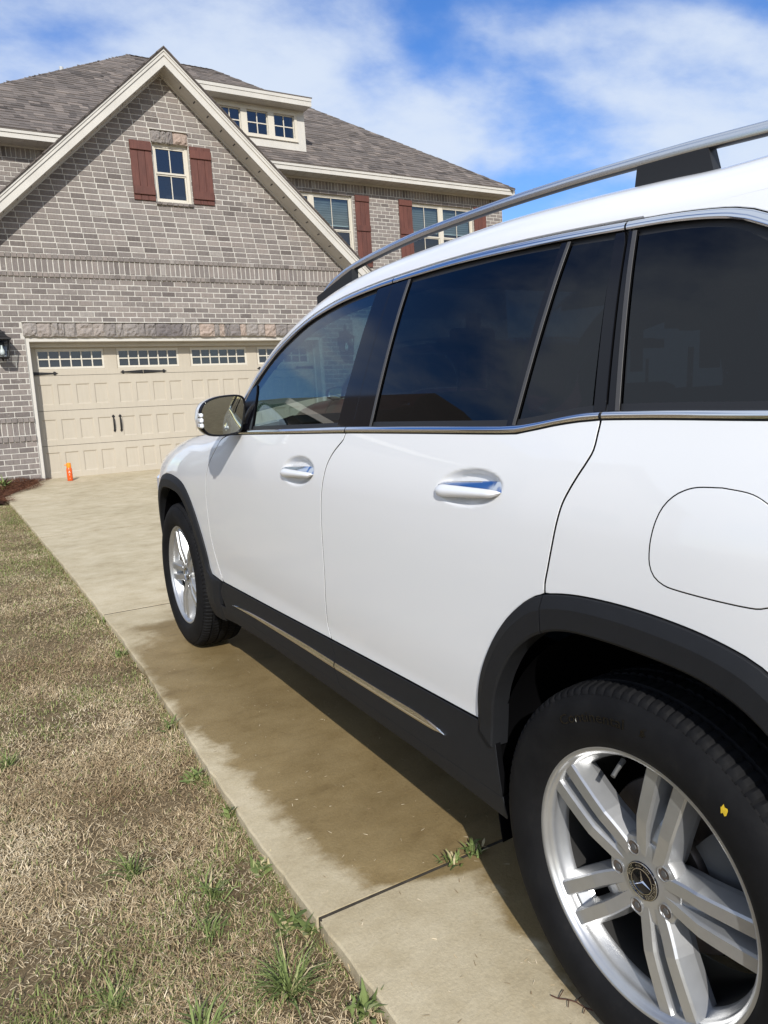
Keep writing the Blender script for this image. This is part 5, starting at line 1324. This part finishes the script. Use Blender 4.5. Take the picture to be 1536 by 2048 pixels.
def wheel(side, y, phase, parent, lettering=False, mats=None):
    """side -1 left, +1 right; built with outward = +x then mirrored for the left"""
    Wm = bpy.data.objects.new('wheel', None); COL.objects.link(Wm); Wm.parent = parent; Wm.location = (side*.797, y, .358)
    def put(name, V, F, mat, sm=True, ang=40, par=None, midx=None):
        V = [(side*v[0], v[1], v[2]) for v in V]; F = [f if side > 0 else f[::-1] for f in F]
        o = mk(name, V, F, mat, Wm, sm, midx=midx)
        if sm: smooth_by_angle(o, ang)
        return o
    put('tyre', TY_V, TY_F, 'rubber', True, 32)
    prof = [(.240, .0935), (.2440, .0965), (.2435, .0990), (.2385, .1000), (.2345, .0985), (.2335, .0945), (.2300, .0900), (.2270, .0870), (.2250, .078), (.2230, .068), (.2165, .060), (.2140, .050), (.2125, .02), (.2110, -.03), (.2130, -.08), (.222, -.095), (.238, -.098)]
    V, F = lathe(prof, 120); put('rim', V, F, [MT['alloy'], MT['barrel']], True, 60, midx=[1 if i >= 11 else 0 for i in range(len(prof)-1) for k in range(120)])
    for k in range(5):
        V, F = spoke_mesh(phase+2*math.pi*k/5); put('spoke', V, F, 'alloy', False)
    # hub with bolt wells
    hub = [(.030, .0800), (.0375, .0800), (.040, .0785), (.0405, .0775)]
    V, F = lathe([(.0, .0788), (.0355, .0788), (.040, .0778), (.047, .0772), (.070, .0770), (.077, .0745), (.081, .066), (.082, .045)], 80)
    put('hub', V, F, 'alloy', True, 30)
    for k in range(5):
        a = phase+math.pi/5+2*math.pi*k/5; cy, cz = .058*math.cos(a), .058*math.sin(a)
        V, F = lathe([(.0135, .0775), (.0140, .0790), (.0125, .0795), (.0118, .0776)], 24); put('bolt_seat', [(x, cy+b, cz+c) for x, b, c in V], F, 'alloy', True, 50)
        V, F = lathe([(0., .0774), (.0119, .0774)], 24); put('bolt_well_shade', [(x, cy+b, cz+c) for x, b, c in V], F, 'disc', False)  # flat dark disc, the shade of the bolt hole painted on
        V, F = lathe([(0., .0786), (.0058, .0786), (.0064, .0776)], 6); put('wheel_bolt', [(x, cy+b, cz+c) for x, b, c in V], F, 'caliper', False)
    # centre cap
    V, F = lathe([(0., .0815), (.0325, .0812), (.0345, .0800), (.0348, .0780)], 64); put('centre_cap', V, F, 'gloss', True, 40)
    V, F = lathe([(.0215, .0812), (.0218, .0824), (.0232, .0824), (.0235, .0812)], 64); put('cap_ring', V, F, 'chrome', True, 40)
    V, F = lathe([(.0318, .0812), (.0322, .0822), (.0334, .0822), (.0337, .0810)], 64); put('cap_ring', V, F, 'chrome', True, 40)
    V = []; F = []
    st = math.pi/2 - R_(12)
    for k in range(3):
        a = st+2*math.pi*k/3; t = (.0212*math.cos(a), .0212*math.sin(a)); l = (.0036*math.cos(a+math.pi/3), .0036*math.sin(a+math.pi/3)); r = (.0036*math.cos(a-math.pi/3), .0036*math.sin(a-math.pi/3)); b = len(V)
        V += [(.0814, *t), (.0812, *l), (.0812, *r), (.0838, 0, 0)]; F += [(b, b+3, b+1), (b, b+2, b+3)]
    put('star_emblem', V, F, 'chrome', False)
    if lettering:
        def ring_text(txt, size, rad, a_mid, xoff, name, mat, outward=True, spread=1.0, emb=.0008, thick=True):
            TV, TF = text_verts(txt, size); x0 = min(v.x for v in TV); x1 = max(v.x for v in TV); V = []
            for v in TV:
                # side -1: seen from the left, forward is to the viewer's left, so text runs with rising angle
                s = (v.x-(x0+x1)/2)*spread; r = rad+v.y; a = a_mid+s/rad
                xx = xoff(r) if callable(xoff) else xoff
                V.append((xx+emb, r*math.cos(a), r*math.sin(a)))
            return put(name, V, TF, mat, False)
        ring_text('MERCEDES', .0085, .0252, R_(205), .0814, 'cap_lettering', 'satin'); ring_text('BENZ', .0085, .0252, R_(20), .0814, 'cap_lettering', 'satin')
        for s0 in (R_(90), R_(-65)):
            V = []; F = []
            for k in range(-5, 6):
                if k == 0: continue
                a = s0+k*.11; r = .0275; b = len(V); V += [(.0816, (r-.0025)*math.cos(a), (r-.0025)*math.sin(a)), (.0816, r*math.cos(a+.03), r*math.sin(a+.03)), (.0816, (r+.0028)*math.cos(a+.05), (r+.0028)*math.sin(a+.05)), (.0816, r*math.cos(a-.02), r*math.sin(a-.02))]; F.append((b, b+1, b+2, b+3))
            put('laurel_ornament', V, F, 'satin', False)
        ring_text('Continental', .0265, .2925, R_(72), side_x, 'tyre_lettering', 'letter', spread=1.28, emb=.0018)
        # small rearing-horse mark after the word
        hp = [(0, 0), (.004, .006), (.003, .012), (.008, .018), (.014, .019), (.010, .014), (.011, .009), (.015, .006), (.010, .005), (.009, 0), (.006, .003)]
        V = []; 
        for (u, v) in hp: r = .2935+v; a = R_(93.5)+u/.2925; V.append((side_x(r)+.0011, r*math.cos(a), r*math.sin(a)))
        put('tyre_mark', V, [tuple(range(len(hp)))], 'letter', False)
        V = []; rr = random.Random(3); c = (.300*math.cos(R_(127)), .300*math.sin(R_(127)))
        P = [(.006*(.6+.8*rr.random())*math.cos(t), .008*(.5+.9*rr.random())*math.sin(t)) for t in [2*math.pi*i/13 for i in range(13)]]
        V = [(side_x(math.hypot(c[0]+u, c[1]+v))+.0009, c[0]+u, c[1]+v) for u, v in P]; put('yellow_paint_mark', V, [tuple(range(13))], 'yellow', False)
        c = (.296*math.cos(R_(65)), .296*math.sin(R_(65))); V = [(side_x(.296)+.0014, c[0]+.0022*math.cos(t)*(1+.3*math.sin(3*t)), c[1]+.004*math.sin(t)) for t in [2*math.pi*i/8 for i in range(8)]]; put('dried_speck', V, [tuple(range(8))], 'whitebit', False)
        mbv = MB(); a = R_(72); p0 = Vector((.06, .208*math.cos(a), .208*math.sin(a))); mbv.tube([p0, p0+Vector((.022, -.012*math.cos(a), -.012*math.sin(a))), p0+Vector((.034, -.02*math.cos(a), -.02*math.sin(a)))], [.0055, .0045, .0045], 10); put('valve', mbv.V, mbv.F, 'caliper', True, 40)
    # brake
    V, F = lathe([(.075, -.01), (.155, -.01), (.157, -.014), (.157, -.030), (.155, -.034), (.075, -.034)], 64); put('brake_disc', V, F, 'disc', True, 40)
    V, F = lathe([(.0, .012), (.072, .012), (.076, .008), (.078, -.010)], 48); put('brake_hat', V, F, 'disc', True, 40)
    mb = MB(); a0 = R_(150) if lettering or True else 0
    for i in range(9):
        pass
    Vc = []; Fc = []; aa = [R_(128+i*7) for i in range(9)]
    for a in aa: Vc += [(.020, .10*math.cos(a), .10*math.sin(a)), (.024, .135*math.cos(a), .135*math.sin(a)), (.012, .172*math.cos(a), .172*math.sin(a)), (-.05, .172*math.cos(a), .172*math.sin(a)), (-.05, .10*math.cos(a), .10*math.sin(a))]
    for i in range(8):
        for j in range(5): Fc.append((i*5+j, i*5+(j+1) % 5, (i+1)*5+(j+1) % 5, (i+1)*5+j))
    Fc += [(0, 1, 2, 3, 4), (44, 43, 42, 41, 40)]; put('brake_caliper', Vc, Fc, 'caliper', True, 40)
    V, F = lathe([(0., -.09), (.20, -.09)], 40); put('wheel_back', V, F, 'void', False)  # added black disc standing in for the shade behind the spokes
    return Wm
WHEELS = [wheel(-1, 0., R_(31), CAR, True), wheel(-1, 2.829, R_(-6), CAR), wheel(1, 0., R_(10), CAR), wheel(1, 2.829, R_(40), CAR)]
def liners():
    for s_ in (-1, 1):
        for yc in (0., 2.829):
            n = 30; V = []; F = []
            for i in range(n+1):
                a = R_(-18)+R_(216)*i/n; c, sn = math.cos(a), math.sin(a); ry, rz = .415, .452
                V += [(s_*.874, yc+ry*c, .358+rz*sn), (s_*.80, yc+ry*1.02*c, .358+rz*1.01*sn), (s_*.52, yc+ry*1.0*c, .358+rz*1.0*sn), (s_*.52, yc, .358)]
            for i in range(n):
                for j in range(3): F.append((i*4+j, i*4+j+1, (i+1)*4+j+1, (i+1)*4+j))
            mk('wheel_arch_liner', V, F, 'void', CAR, True)
    m = MB(); m.box(-.74, .74, .50, 2.32, .23, .30); m.box(-.86, .86, .40, 2.25, .301, .33); m.box(-.51, .51, -.80, 3.55, .21, .299); m.build('underbody', MT['black'], CAR)
liners()
def interior():
    m = MB(); m.box(-.80, .80, .49, 2.25, .30, .42); m.box(-.50, .50, -.75, .489, .30, .42); m.box(-.78, .78, -.78, -.70, .42, 1.15); m.build('cabin_floor', MT['interior'], CAR)
    for s_ in (-1, 1):
        m = MB(); m.box(min(s_*.79, s_*.84), max(s_*.79, s_*.84), -.55, 2.1, .86, 1.06, c=.01); m.box(min(s_*.79, s_*.84), max(s_*.79, s_*.84), .50, 2.1, .42, .858); m.build('door_card', MT['interior'], CAR)
    d = MB(); d.prism([(2.25, .45), (1.80, .55), (1.78, .92), (1.86, 1.02), (2.05, 1.075), (2.35, 1.06)], lambda u, v, x: (x, u, v), -.79, .79); d.build('dashboard', MT['interior'], CAR)
    hood = MB(); hood.prism([(2.05, 1.03), (1.86, 1.045), (1.84, 1.115), (1.92, 1.14), (2.05, 1.12)], lambda u, v, x: (x, u, v), -.66, -.16); hood.build('instrument_hood', MT['interior'], CAR)
    def ring(c, R, r, tilt, mat, name, par=CAR):
        t = MB(); n = 32; c = Vector(c); M_ = Matrix.Rotation(tilt, 3, 'X')
        pts = [c+M_ @ Vector((R*math.cos(2*math.pi*k/n), 0, R*math.sin(2*math.pi*k/n))) for k in range(n+1)]; t.tube(pts, r, 8, cap=False); return t.build(name, MT[mat], par, True)
    sw = ring((-.37, 1.62, .98), .185, .015, R_(25), 'interior', 'steering_wheel'); b = MB(); b.box(-.45, -.29, 1.60, 1.66, .93, 1.03, c=.02); b.build('hub_pad', MT['interior'], sw)
    ring((-.735, 1.80, 1.045), .048, .007, R_(15), 'chrome', 'air_vent')
    def seat(x, y, wd, hr, name='seat', h=.60, hd=True):
        s = MB(); s.box(x-wd/2, x+wd/2, y-.05, y+.45, .45, .66, c=.05); s.build(name+'_cushion', MT['interior'], CAR)
        V = []; F = []; rows = [(.62, 0, .5, .09), (.8, -.05, .5, .10), (1.0, -.10, .49, .10), (1.12, -.135, .46, .085), (1.20, -.155, .38, .06), (1.215, -.16, .30, .03)]
        m_ = 12
        for (z, dy, hw, th) in rows:
            for k in range(m_):
                a = 2*math.pi*k/m_; V.append((x+wd*hw*(abs(math.cos(a))**.5)*math.copysign(1, math.cos(a)), y+dy+th*(abs(math.sin(a))**.7)*math.copysign(1, math.sin(a)), z))
        F = [(i*m_+k, i*m_+(k+1) % m_, (i+1)*m_+(k+1) % m_, (i+1)*m_+k) for i in range(len(rows)-1) for k in range(m_)]+[tuple(range(m_)), tuple((len(rows)-1)*m_+k for k in range(m_))]
        mk(name+'_back', V, F, 'interior', CAR, True)
        for xx in hr:
            hb = MB(); z0 = 1.27; bm = bmesh.new(); bmesh.ops.create_cube(bm, size=1); bmesh.ops.bevel(bm, geom=bm.edges[:], offset=.42, segments=6, affect='EDGES')
            bmesh.ops.scale(bm, vec=(.27, .13, .20), verts=bm.verts); bmesh.ops.translate(bm, vec=(xx, y-.17, z0+.085), verts=bm.verts); bm.verts.index_update()
            mk('headrest', [v.co[:] for v in bm.verts], [[v.index for v in f.verts] for f in bm.faces], 'interior', CAR, True); bm.free()
            for q in (-.06, .06): hb.tube([(xx+q, y-.165, 1.16), (xx+q, y-.168, z0+.03)], .006, 8)
            hb.build('headrest_post', MT['chrome'], CAR, True)
    seat(-.37, 1.30, .52, [-.37]); seat(.37, 1.30, .52, [.37])
    seat(-.30, .42, .62, [-.40]); seat(.30, .42, .62, [.40]); seat(-.28, -.35, .5, [-.30]); seat(.28, -.35, .5, [.30])
    rl = MB(); rl.box(-.62, .62, -.5, 1.45, 1.575, 1.585); rl.build('headliner', MT['interior2'], CAR)
    ml = MB(); ml.box(-.10, .12, 1.62, 1.65, 1.38, 1.45, c=.012); ml.build('rear_view_mirror', MT['interior'], CAR)
interior()

# ------------------------------------------------------------------ second car, seen only through the glass
def second_car():
    r = bpy.data.objects.new('parked_car', None); COL.objects.link(r); r.matrix_world = car_matrix((5.05, 6.15, gz(6.15)+.001)); r.empty_display_size = .2
    tag(r, 'dark red SUV parked nearer the garage, glimpsed through the white car windows', 'car')
    skip = ('lettering', 'mark', 'speck', 'emblem', 'laurel', 'cap_ring')
    def rec(src, par):
        for ch in list(src.children):
            if any(k in ch.name for k in skip): continue
            c = ch.copy()
            if c.data and MT['paint'] in list(c.data.materials):
                c.data = c.data.copy()
                for i, m in enumerate(c.data.materials):
                    if m == MT['paint']: c.data.materials[i] = MT['maroon']
            COL.objects.link(c); c.parent = par; rec(ch, c)
    rec(CAR, r)
second_car()

# ------------------------------------------------------------------ neighbour's house (reflected in the car windows)
def neighbour():
    Hn = root('brick_house', (-9, 19, .02), 'neighbouring brick house with dark hipped roof and front gable, reflected in the car windows', 'house')
    x0, x1, y0, y1, ze = -15.5, -3.2, 13.5, 24.5, 4.0; z0 = .02
    MB().box(x0, x1, y0, y1, -.4, ze).build('wall', MT['brick'], Hn)
    o = .45; hw = (y1-y0)/2+o; m = MB(); a = .80
    A, B_, C_, D_ = (x0-o, y0-o, ze), (x1+o, y0-o, ze), (x1+o, y1+o, ze), (x0-o, y1+o, ze); P, Q = (x0-o+hw, (y0+y1)/2, ze+hw*a), (x1+o-hw, (y0+y1)/2, ze+hw*a)
    m.add([A, B_, C_, D_, P, Q], [(0, 1, 5, 4), (1, 2, 5), (2, 3, 4, 5), (3, 0, 4), (3, 2, 1, 0)], .2); m.build('roof', MT['shingle'], Hn)
    g = MB(); gx0, gx1, gy = -13.2, -8.6, 12.2; gc = (gx0+gx1)/2; gh = 6.4
    g.prism([(gx0, -.4), (gx1, -.4), (gx1, ze), (gc, gh), (gx0, ze)], lambda u, v, d: (u, d, v), gy, y0-.01); g.build('gable_wall', MT['brick'], Hn)
    r = MB()
    for s_ in (-1, 1):
        e = (gx1-gx0)/2+.35; sl = (gh-ze)/((gx1-gx0)/2); V = [Vector((gc, gy-.35, gh+.12)), Vector((gc+s_*e, gy-.35, gh+.12-sl*e)), Vector((gc+s_*e, y0+4.5, gh+.12-sl*e)), Vector((gc, y0+4.5, gh+.12))]
        V += [v-Vector((0, 0, .12)) for v in V]; r.add(V, [(0, 1, 2, 3), (7, 6, 5, 4), (0, 4, 5, 1), (1, 5, 6, 2)], .2)
    r.build('gable_roof', MT['shingle'], Hn)
    f = MB(); f.box(x0-o, x1+o, y0-o-.02, y0-o, ze-.16, ze); f.box(x1+o, x1+o+.02, y0-o, y1+o, ze-.16, ze); f.build('fascia', MT['cream'], Hn)
    for (a_, b) in ((14.6, 15.7), (17.8, 19.0), (21.5, 22.6)):
        w_ = bpy.data.objects.new('window', None); COL.objects.link(w_); w_.parent = Hn; w_.matrix_parent_inverse = ROOTINV[Hn.name]
        MB().box(x1+.001, x1+.05, a_, b, 1.0, 2.5).build('frame', MT['frame'], w_); MB().box(x1+.051, x1+.055, a_+.07, b-.07, 1.07, 2.43).build('pane', MT['gloss'], w_)
    w_ = bpy.data.objects.new('window', None); COL.objects.link(w_); w_.parent = Hn; w_.matrix_parent_inverse = ROOTINV[Hn.name]
    MB().box(gc-.9, gc+.9, gy-.05, gy-.001, .9, 2.5).build('frame', MT['frame'], w_); MB().box(gc-.83, gc+.83, gy-.056, gy-.051, .97, 2.43).build('pane', MT['gloss'], w_)
neighbour()

# ------------------------------------------------------------------ bottle by the garage door
def bottle():
    x, y = 1.742, 12.16; z = gz(y)
    B = root('spray_bottle', (x, y, z), 'orange plastic bottle standing by the garage door', 'bottle')
    def lt(prof, n=28): 
        V = [(x+r*math.cos(2*math.pi*k/n), y+r*math.sin(2*math.pi*k/n), z+h) for r, h in prof for k in range(n)]
        F = [(i*n+k, i*n+(k+1) % n, (i+1)*n+(k+1) % n, (i+1)*n+k) for i in range(len(prof)-1) for k in range(n)]
        return V, F
    V, F = lt([(0, .001), (.036, .001), (.040, .006), (.040, .165), (.038, .182), (.032, .196)]); mk('body', V, F, 'bottle', B, True)
    V, F = lt([(.032, .196), (.034, .200), (.0345, .225), (.032, .240), (.033, .246), (.031, .262), (.024, .268), (0, .269)]); smooth_by_angle(mk('cap', V, F, 'bottle_cap', B, True), 40)
    m = MB(); m.box(x-.062, x-.025, y-.022, y+.002, z+.232, z+.246, c=.004); m.build('nozzle', MT['bottle_cap'], B)
    # white print on the body: a tall word and two smaller marks
    for txt, size, h0 in (('A', .045, .118), ('S', .03, .082), ('I', .022, .03)):
        TV, TF = text_verts(txt, size); cx = (min(v.x for v in TV)+max(v.x for v in TV))/2; V = []
        for v in TV:
            a = -math.pi/2-.15+(v.x-cx)/.040; V.append((x+.0406*math.cos(a), y+.0406*math.sin(a), z+h0+v.y))
        mk('print', V, TF, 'label', B)
bottle()

# ------------------------------------------------------------------ vegetation and litter
def blades(n, xy, length, width, tint, lean, curl, zoff=-.038, seed=1, flat=None):
    """n bent blades: base at xy; returns V,F,T arrays"""
    r = np.random.default_rng(seed); az = r.uniform(0, 2*np.pi, n); L = length; d = np.stack([np.cos(az), np.sin(az)], 1); p = np.stack([-d[:, 1], d[:, 0]], 1)
    base = np.stack([xy[:, 0], xy[:, 1], np.array([G0+GS*min(12.6, y)+zoff for y in xy[:, 1]])], 1)
    th = lean; up1 = np.cos(th); out1 = np.sin(th); th2 = np.minimum(th+curl, 2.2); up2 = np.cos(th2); out2 = np.sin(th2)
    mid = base.copy(); mid[:, :2] += d*(L*.5*out1)[:, None]; mid[:, 2] += L*.5*up1
    tip = mid.copy(); tip[:, :2] += d*(L*.5*out2)[:, None]; tip[:, 2] += L*.5*up2
    tw = r.uniform(-.5, .5, n)
    w3 = np.concatenate([p*(width/2)[:, None], (width*.3*tw)[:, None]], 1)
    V = np.stack([base-w3, base+w3, mid+w3*.85, mid-w3*.85, tip], 1).reshape(-1, 3); V[:, 2] = np.maximum(V[:, 2], G0+GS*np.minimum(12.6, V[:, 1])-.040)
    i = np.arange(n)*5; F = np.concatenate([np.stack([i, i+1, i+2], 1), np.stack([i, i+2, i+3], 1), np.stack([i+3, i+2, i+4], 1)]); T = np.concatenate([tint]*3)
    return V, F, T
def vnoise(x, y, s, seed):
    r = np.random.default_rng(seed); g = r.uniform(0, 1, (64, 64)); u, v = x/s+100, y/s+100; i, j = np.floor(u).astype(int), np.floor(v).astype(int); a, b = u-i, v-j; a = a*a*(3-2*a); b = b*b*(3-2*b)
    q = lambda m, n: g[m % 64, n % 64]
    return (q(i, j)*(1-a)+q(i+1, j)*a)*(1-b)+(q(i, j+1)*(1-a)+q(i+1, j+1)*a)*b
def edge_x(y): return np.interp(y, [-20, 1.2, 2.0, 2.6, 3.2, 4.0, 5.0, 7.4, 13], [.656, .654, .657, .678, .705, .731, .744, .753, .753])
def grass():
    r = np.random.default_rng(11); N_ = 760000
    y = .7+11.4*r.uniform(0, 1, N_)**1.9; x = -1.6+(edge_x(y)+1.6+.004)*r.uniform(0, 1, N_)**.75
    keep = r.uniform(0, 1, N_) < np.clip(1.25-.035*y, .3, 1); bare = vnoise(x, y, .30, 5)*.6+vnoise(x, y, .09, 6)*.4
    keep &= r.uniform(0, 1, N_) < np.clip((bare-.20)*3.2, .28, 1)
    bed = (y > 10.35) & (x > .75-(y-10.35)*.12); keep &= ~((y > 10.2+.5*(.75-x)))
    x, y = x[keep], y[keep]; n = len(x); g = vnoise(x, y, .55, 8)*.55+vnoise(x, y, .16, 9)*.45
    near_edge = np.clip(1-(edge_x(y)-x)/.10, 0, 1)
    pg = np.clip((g-.44)*1.1, .05, .45)+.14*near_edge+.14*np.clip((y-3)/5., 0, 1)
    green = r.uniform(0, 1, n) < pg
    tone = np.clip(.37+.5*(vnoise(x, y, .4, 21)-.45)+.3*(vnoise(x, y, .13, 22)-.5)+r.normal(0, .17, n), 0, .80)
    tint = np.where(green, .83+.17*r.uniform(0, 1, n), tone)
    L = np.where(green, r.uniform(.010, .028, n), r.uniform(.008, .032, n)); w_ = np.where(green, r.uniform(.0013, .0026, n), r.uniform(.0009, .0021, n))*(1+.07*y)
    lean = np.where(green, r.uniform(.3, 1.2, n), r.uniform(.9, 1.55, n)); curl = r.uniform(-.5, .7, n)
    V, F, T = blades(n, np.stack([x, y], 1), L, w_, tint, lean, curl, zoff=-.037, seed=3)
    lift = np.repeat(r.uniform(0, 1, n)**2*.014, 5); V[:, 2] += lift
    o = fast_mesh('grass', V, F, 'grass', None, T); tag(o, 'dry straw coloured grass with green shoots beside the driveway', None, kind='stuff')
grass()
def fringe():
    r = np.random.default_rng(31); n = 5200; y = .8+9.3*r.uniform(0, 1, n)**1.5; x = edge_x(y)+r.normal(-.018, .016, n); k = (vnoise(x, y, .22, 33) > .38) & (x < edge_x(y)+.004); x, y = x[k], y[k]; n = len(x)
    t = np.where(r.uniform(0, 1, n) < .38, .83+.17*r.uniform(0, 1, n), np.clip(.38+r.normal(0, .2, n), 0, .8))
    V, F, T = blades(n, np.stack([x, y], 1), r.uniform(.012, .050, n), r.uniform(.0011, .0023, n), t, r.uniform(.3, 1.2, n), r.uniform(0, .8, n), zoff=-.037, seed=35)
    o = fast_mesh('edge_grass', V, F, 'grass', None, T); tag(o, 'longer grass leaning over the driveway edge', None, kind='stuff')
fringe()
def tuft(xy, n, length, width, seed, label, name='weed', broad=False, group=None):
    r = np.random.default_rng(seed); P = np.repeat(np.array([xy]), n, 0)+r.normal(0, .010 if not broad else .012, (n, 2))
    L = length*r.uniform(.55, 1.1, n); w_ = width*r.uniform(.7, 1.2, n); t = np.clip(r.normal(.5, .22, n), 0, .9); t[r.uniform(0, 1, n) < .08] = 1.
    lean = r.uniform(.25, 1.25, n); curl = r.uniform(.1, .9, n)
    z = -.036 if xy[0] < edge_x(xy[1]) else 0.002
    V, F, T = blades(n, P, L, w_, t, lean, curl, zoff=z, seed=seed+50)
    if broad:      # widen the middle of each leaf
        V = V.reshape(-1, 5, 3); c = (V[:, 2]+V[:, 3])/2; V[:, 2] = c+(V[:, 2]-c)*2.1; V[:, 3] = c+(V[:, 3]-c)*2.1; V = V.reshape(-1, 3)
    o = fast_mesh(name, V-np.array([xy[0], xy[1], gz(xy[1])]), F, 'weed', None, T); o.location = (xy[0], xy[1], gz(xy[1])); tag(o, label, 'weed', group); return o
tuft((.525, 1.432), 90, .135, .0045, 1, 'largest spiky green grass tuft, near the bottom of the lawn by the driveway edge', 'grass_tuft')
tuft((.329, 2.039), 46, .105, .0045, 2, 'flat star shaped grass tuft farthest from the driveway in the near lawn', 'grass_tuft')
tuft((.484, 1.830), 34, .085, .0060, 3, 'bright green grass tuft, upper of the two in the middle of the near lawn', 'grass_tuft')
tuft((.442, 1.700), 40, .075, .0040, 4, 'feathery green grass tuft, lower of the two in the middle of the near lawn', 'grass_tuft')
tuft((.194, 1.607), 44, .085, .0040, 5, 'low green grass tuft near the bottom left of the lawn', 'grass_tuft')
tuft((.600, 1.615), 26, .060, .0080, 6, 'leafy green weed on the lawn just left of the slab corner', broad=True)
tuft((.652, 1.580), 22, .060, .0090, 7, 'leafy green weed right at the corner of the near joint', broad=True)
tuft((.640, 1.858), 24, .060, .0070, 8, 'leafy green weed at the driveway edge above the slab corner', broad=True)
tuft((.336, 1.430), 30, .110, .0055, 9, 'upright green grass tuft at the bottom edge of the photo', 'grass_tuft')
tuft((.106, 2.922), 40, .085, .0050, 10, 'green grass tuft at the left edge of the photo', 'grass_tuft')
tuft((.628, 1.300), 34, .070, .0060, 11, 'small leafy weed at the driveway edge nearest the camera', broad=True)
tuft((.650, 2.162), 20, .055, .0070, 12, 'small bright weed against the driveway edge in line with the front doors', broad=True)
tuft((.630, 2.430), 30, .060, .0070, 13, 'clump of leafy weeds at the driveway edge under the front wheel line', broad=True)
tuft((.672, 2.882), 22, .070, .0060, 14, 'weed at the driveway edge below the front wheel', broad=True)
tuft((.690, 3.849), 26, .060, .0060, 15, 'green weed at the driveway edge level with the front wheel', broad=True)
tuft((.728, 4.486), 24, .055, .0060, 16, 'green weed at the end of the far joint', broad=True)
tuft((1.05, 1.560), 26, .040, .0040, 17, 'small green weed growing in the joint beside the rear tyre', broad=True)
tuft((1.12, 1.562), 30, .045, .0040, 18, 'tiny weed sprig in the joint nearest the car', broad=True)
tuft((.80, 11.75), 70, .24, .0150, 19, 'green garden plant at the left edge by the brick wall', 'garden_plant', True)
def pine_straw():
    r = np.random.default_rng(4); n = 22000; y = 10.2+2.5*r.uniform(0, 1, n); x = -.6+2.1*r.uniform(0, 1, n)
    xr = .74+.72*np.clip((y-10.6)/1.75, 0, 1)+.06*np.sin(y*5)+r.normal(0, .035, n); k = (x < xr) & (y > 10.25+.45*(.75-x)); x, y = x[k], y[k]; n = len(x)
    V, F, T = blades(n, np.stack([x, y], 1), r.uniform(.06, .16, n), np.full(n, .0035), r.uniform(0, 1, n), r.uniform(1.25, 1.6, n), r.uniform(-.15, .15, n), zoff=.0, seed=6)
    h = .012+.055*np.clip((.75+.72*np.clip((y-10.6)/1.75, 0, 1)-x)/.35, 0, 1)*r.uniform(.4, 1, n); V[:, 2] += np.repeat(h, 5)
    o = fast_mesh('pine_straw', V, F, 'straw', None, T); tag(o, 'red brown pine straw mulch along the garage wall', None, kind='stuff')
    m = MB(); gy = [10.3+.25*i for i in range(10)]
    V = []; F = []
    for y_ in gy:
        xe = .72+.70*min(1, max(0, (y_-10.6)/1.75)); V += [(-.8, y_, gz(y_)+.02), (xe-.12, y_, gz(y_)+.022), (xe-.01, y_, gz(y_)-.03)]
    for i in range(9):
        for j in range(2): F.append((i*3+j, i*3+j+1, (i+1)*3+j+1, (i+1)*3+j))
    b = mk('mulch_bed', V, F, simple('mulch', (.09, .036, .018), .95, var=.5, vs=30, bmp=.6, bs=120)); tag(b, 'mulch bed beside the garage', None, kind='structure')
pine_straw()
def litter():
    r = np.random.default_rng(9); n = 520; y = .9+r.uniform(0, 1, n)**1.6*8; x = .72+r.uniform(0, 1, n)*(.55+.25*(y > 3.6))
    V, F, T = blades(n, np.stack([x, y], 1), r.uniform(.005, .020, n), r.uniform(.0010, .0024, n), r.choice([.05, .1, .5, .75, .78], n), np.full(n, 1.5), r.uniform(-.1, .1, n), zoff=.002, seed=12)
    V[:, 2] = np.maximum(V[:, 2], G0+GS*V[:, 1]+.0015)
    o = fast_mesh('litter', V, F, 'grass', None, T); tag(o, 'loose grass clippings and specks on the concrete', None, kind='stuff')
    t = MB(); z = lambda y_: gz(y_)+.004
    P = [(.955, 1.09), (.962, 1.075), (.975, 1.064), (.985, 1.050), (.990, 1.030), (1.0, 1.012)]
    t.tube([(a, b, z(b)) for a, b in P], .0014, 5)
    for (a, b), (c, d) in (((.962, 1.075), (.985, 1.085)), ((.975, 1.064), (.962, 1.048)), ((.985, 1.05), (1.004, 1.052)), ((.99, 1.03), (.976, 1.02))): t.tube([(a, b, z(b)), ((a+c)/2+.003, (b+d)/2, z(b)+.003), (c, d, z(d)+.001)], .001, 5)
    o = t.build('dry_twig', simple('twig', (.07, .03, .018), .9)); tag(o, 'dry reddish twig on the concrete left of the rear tyre', 'twig')
litter()
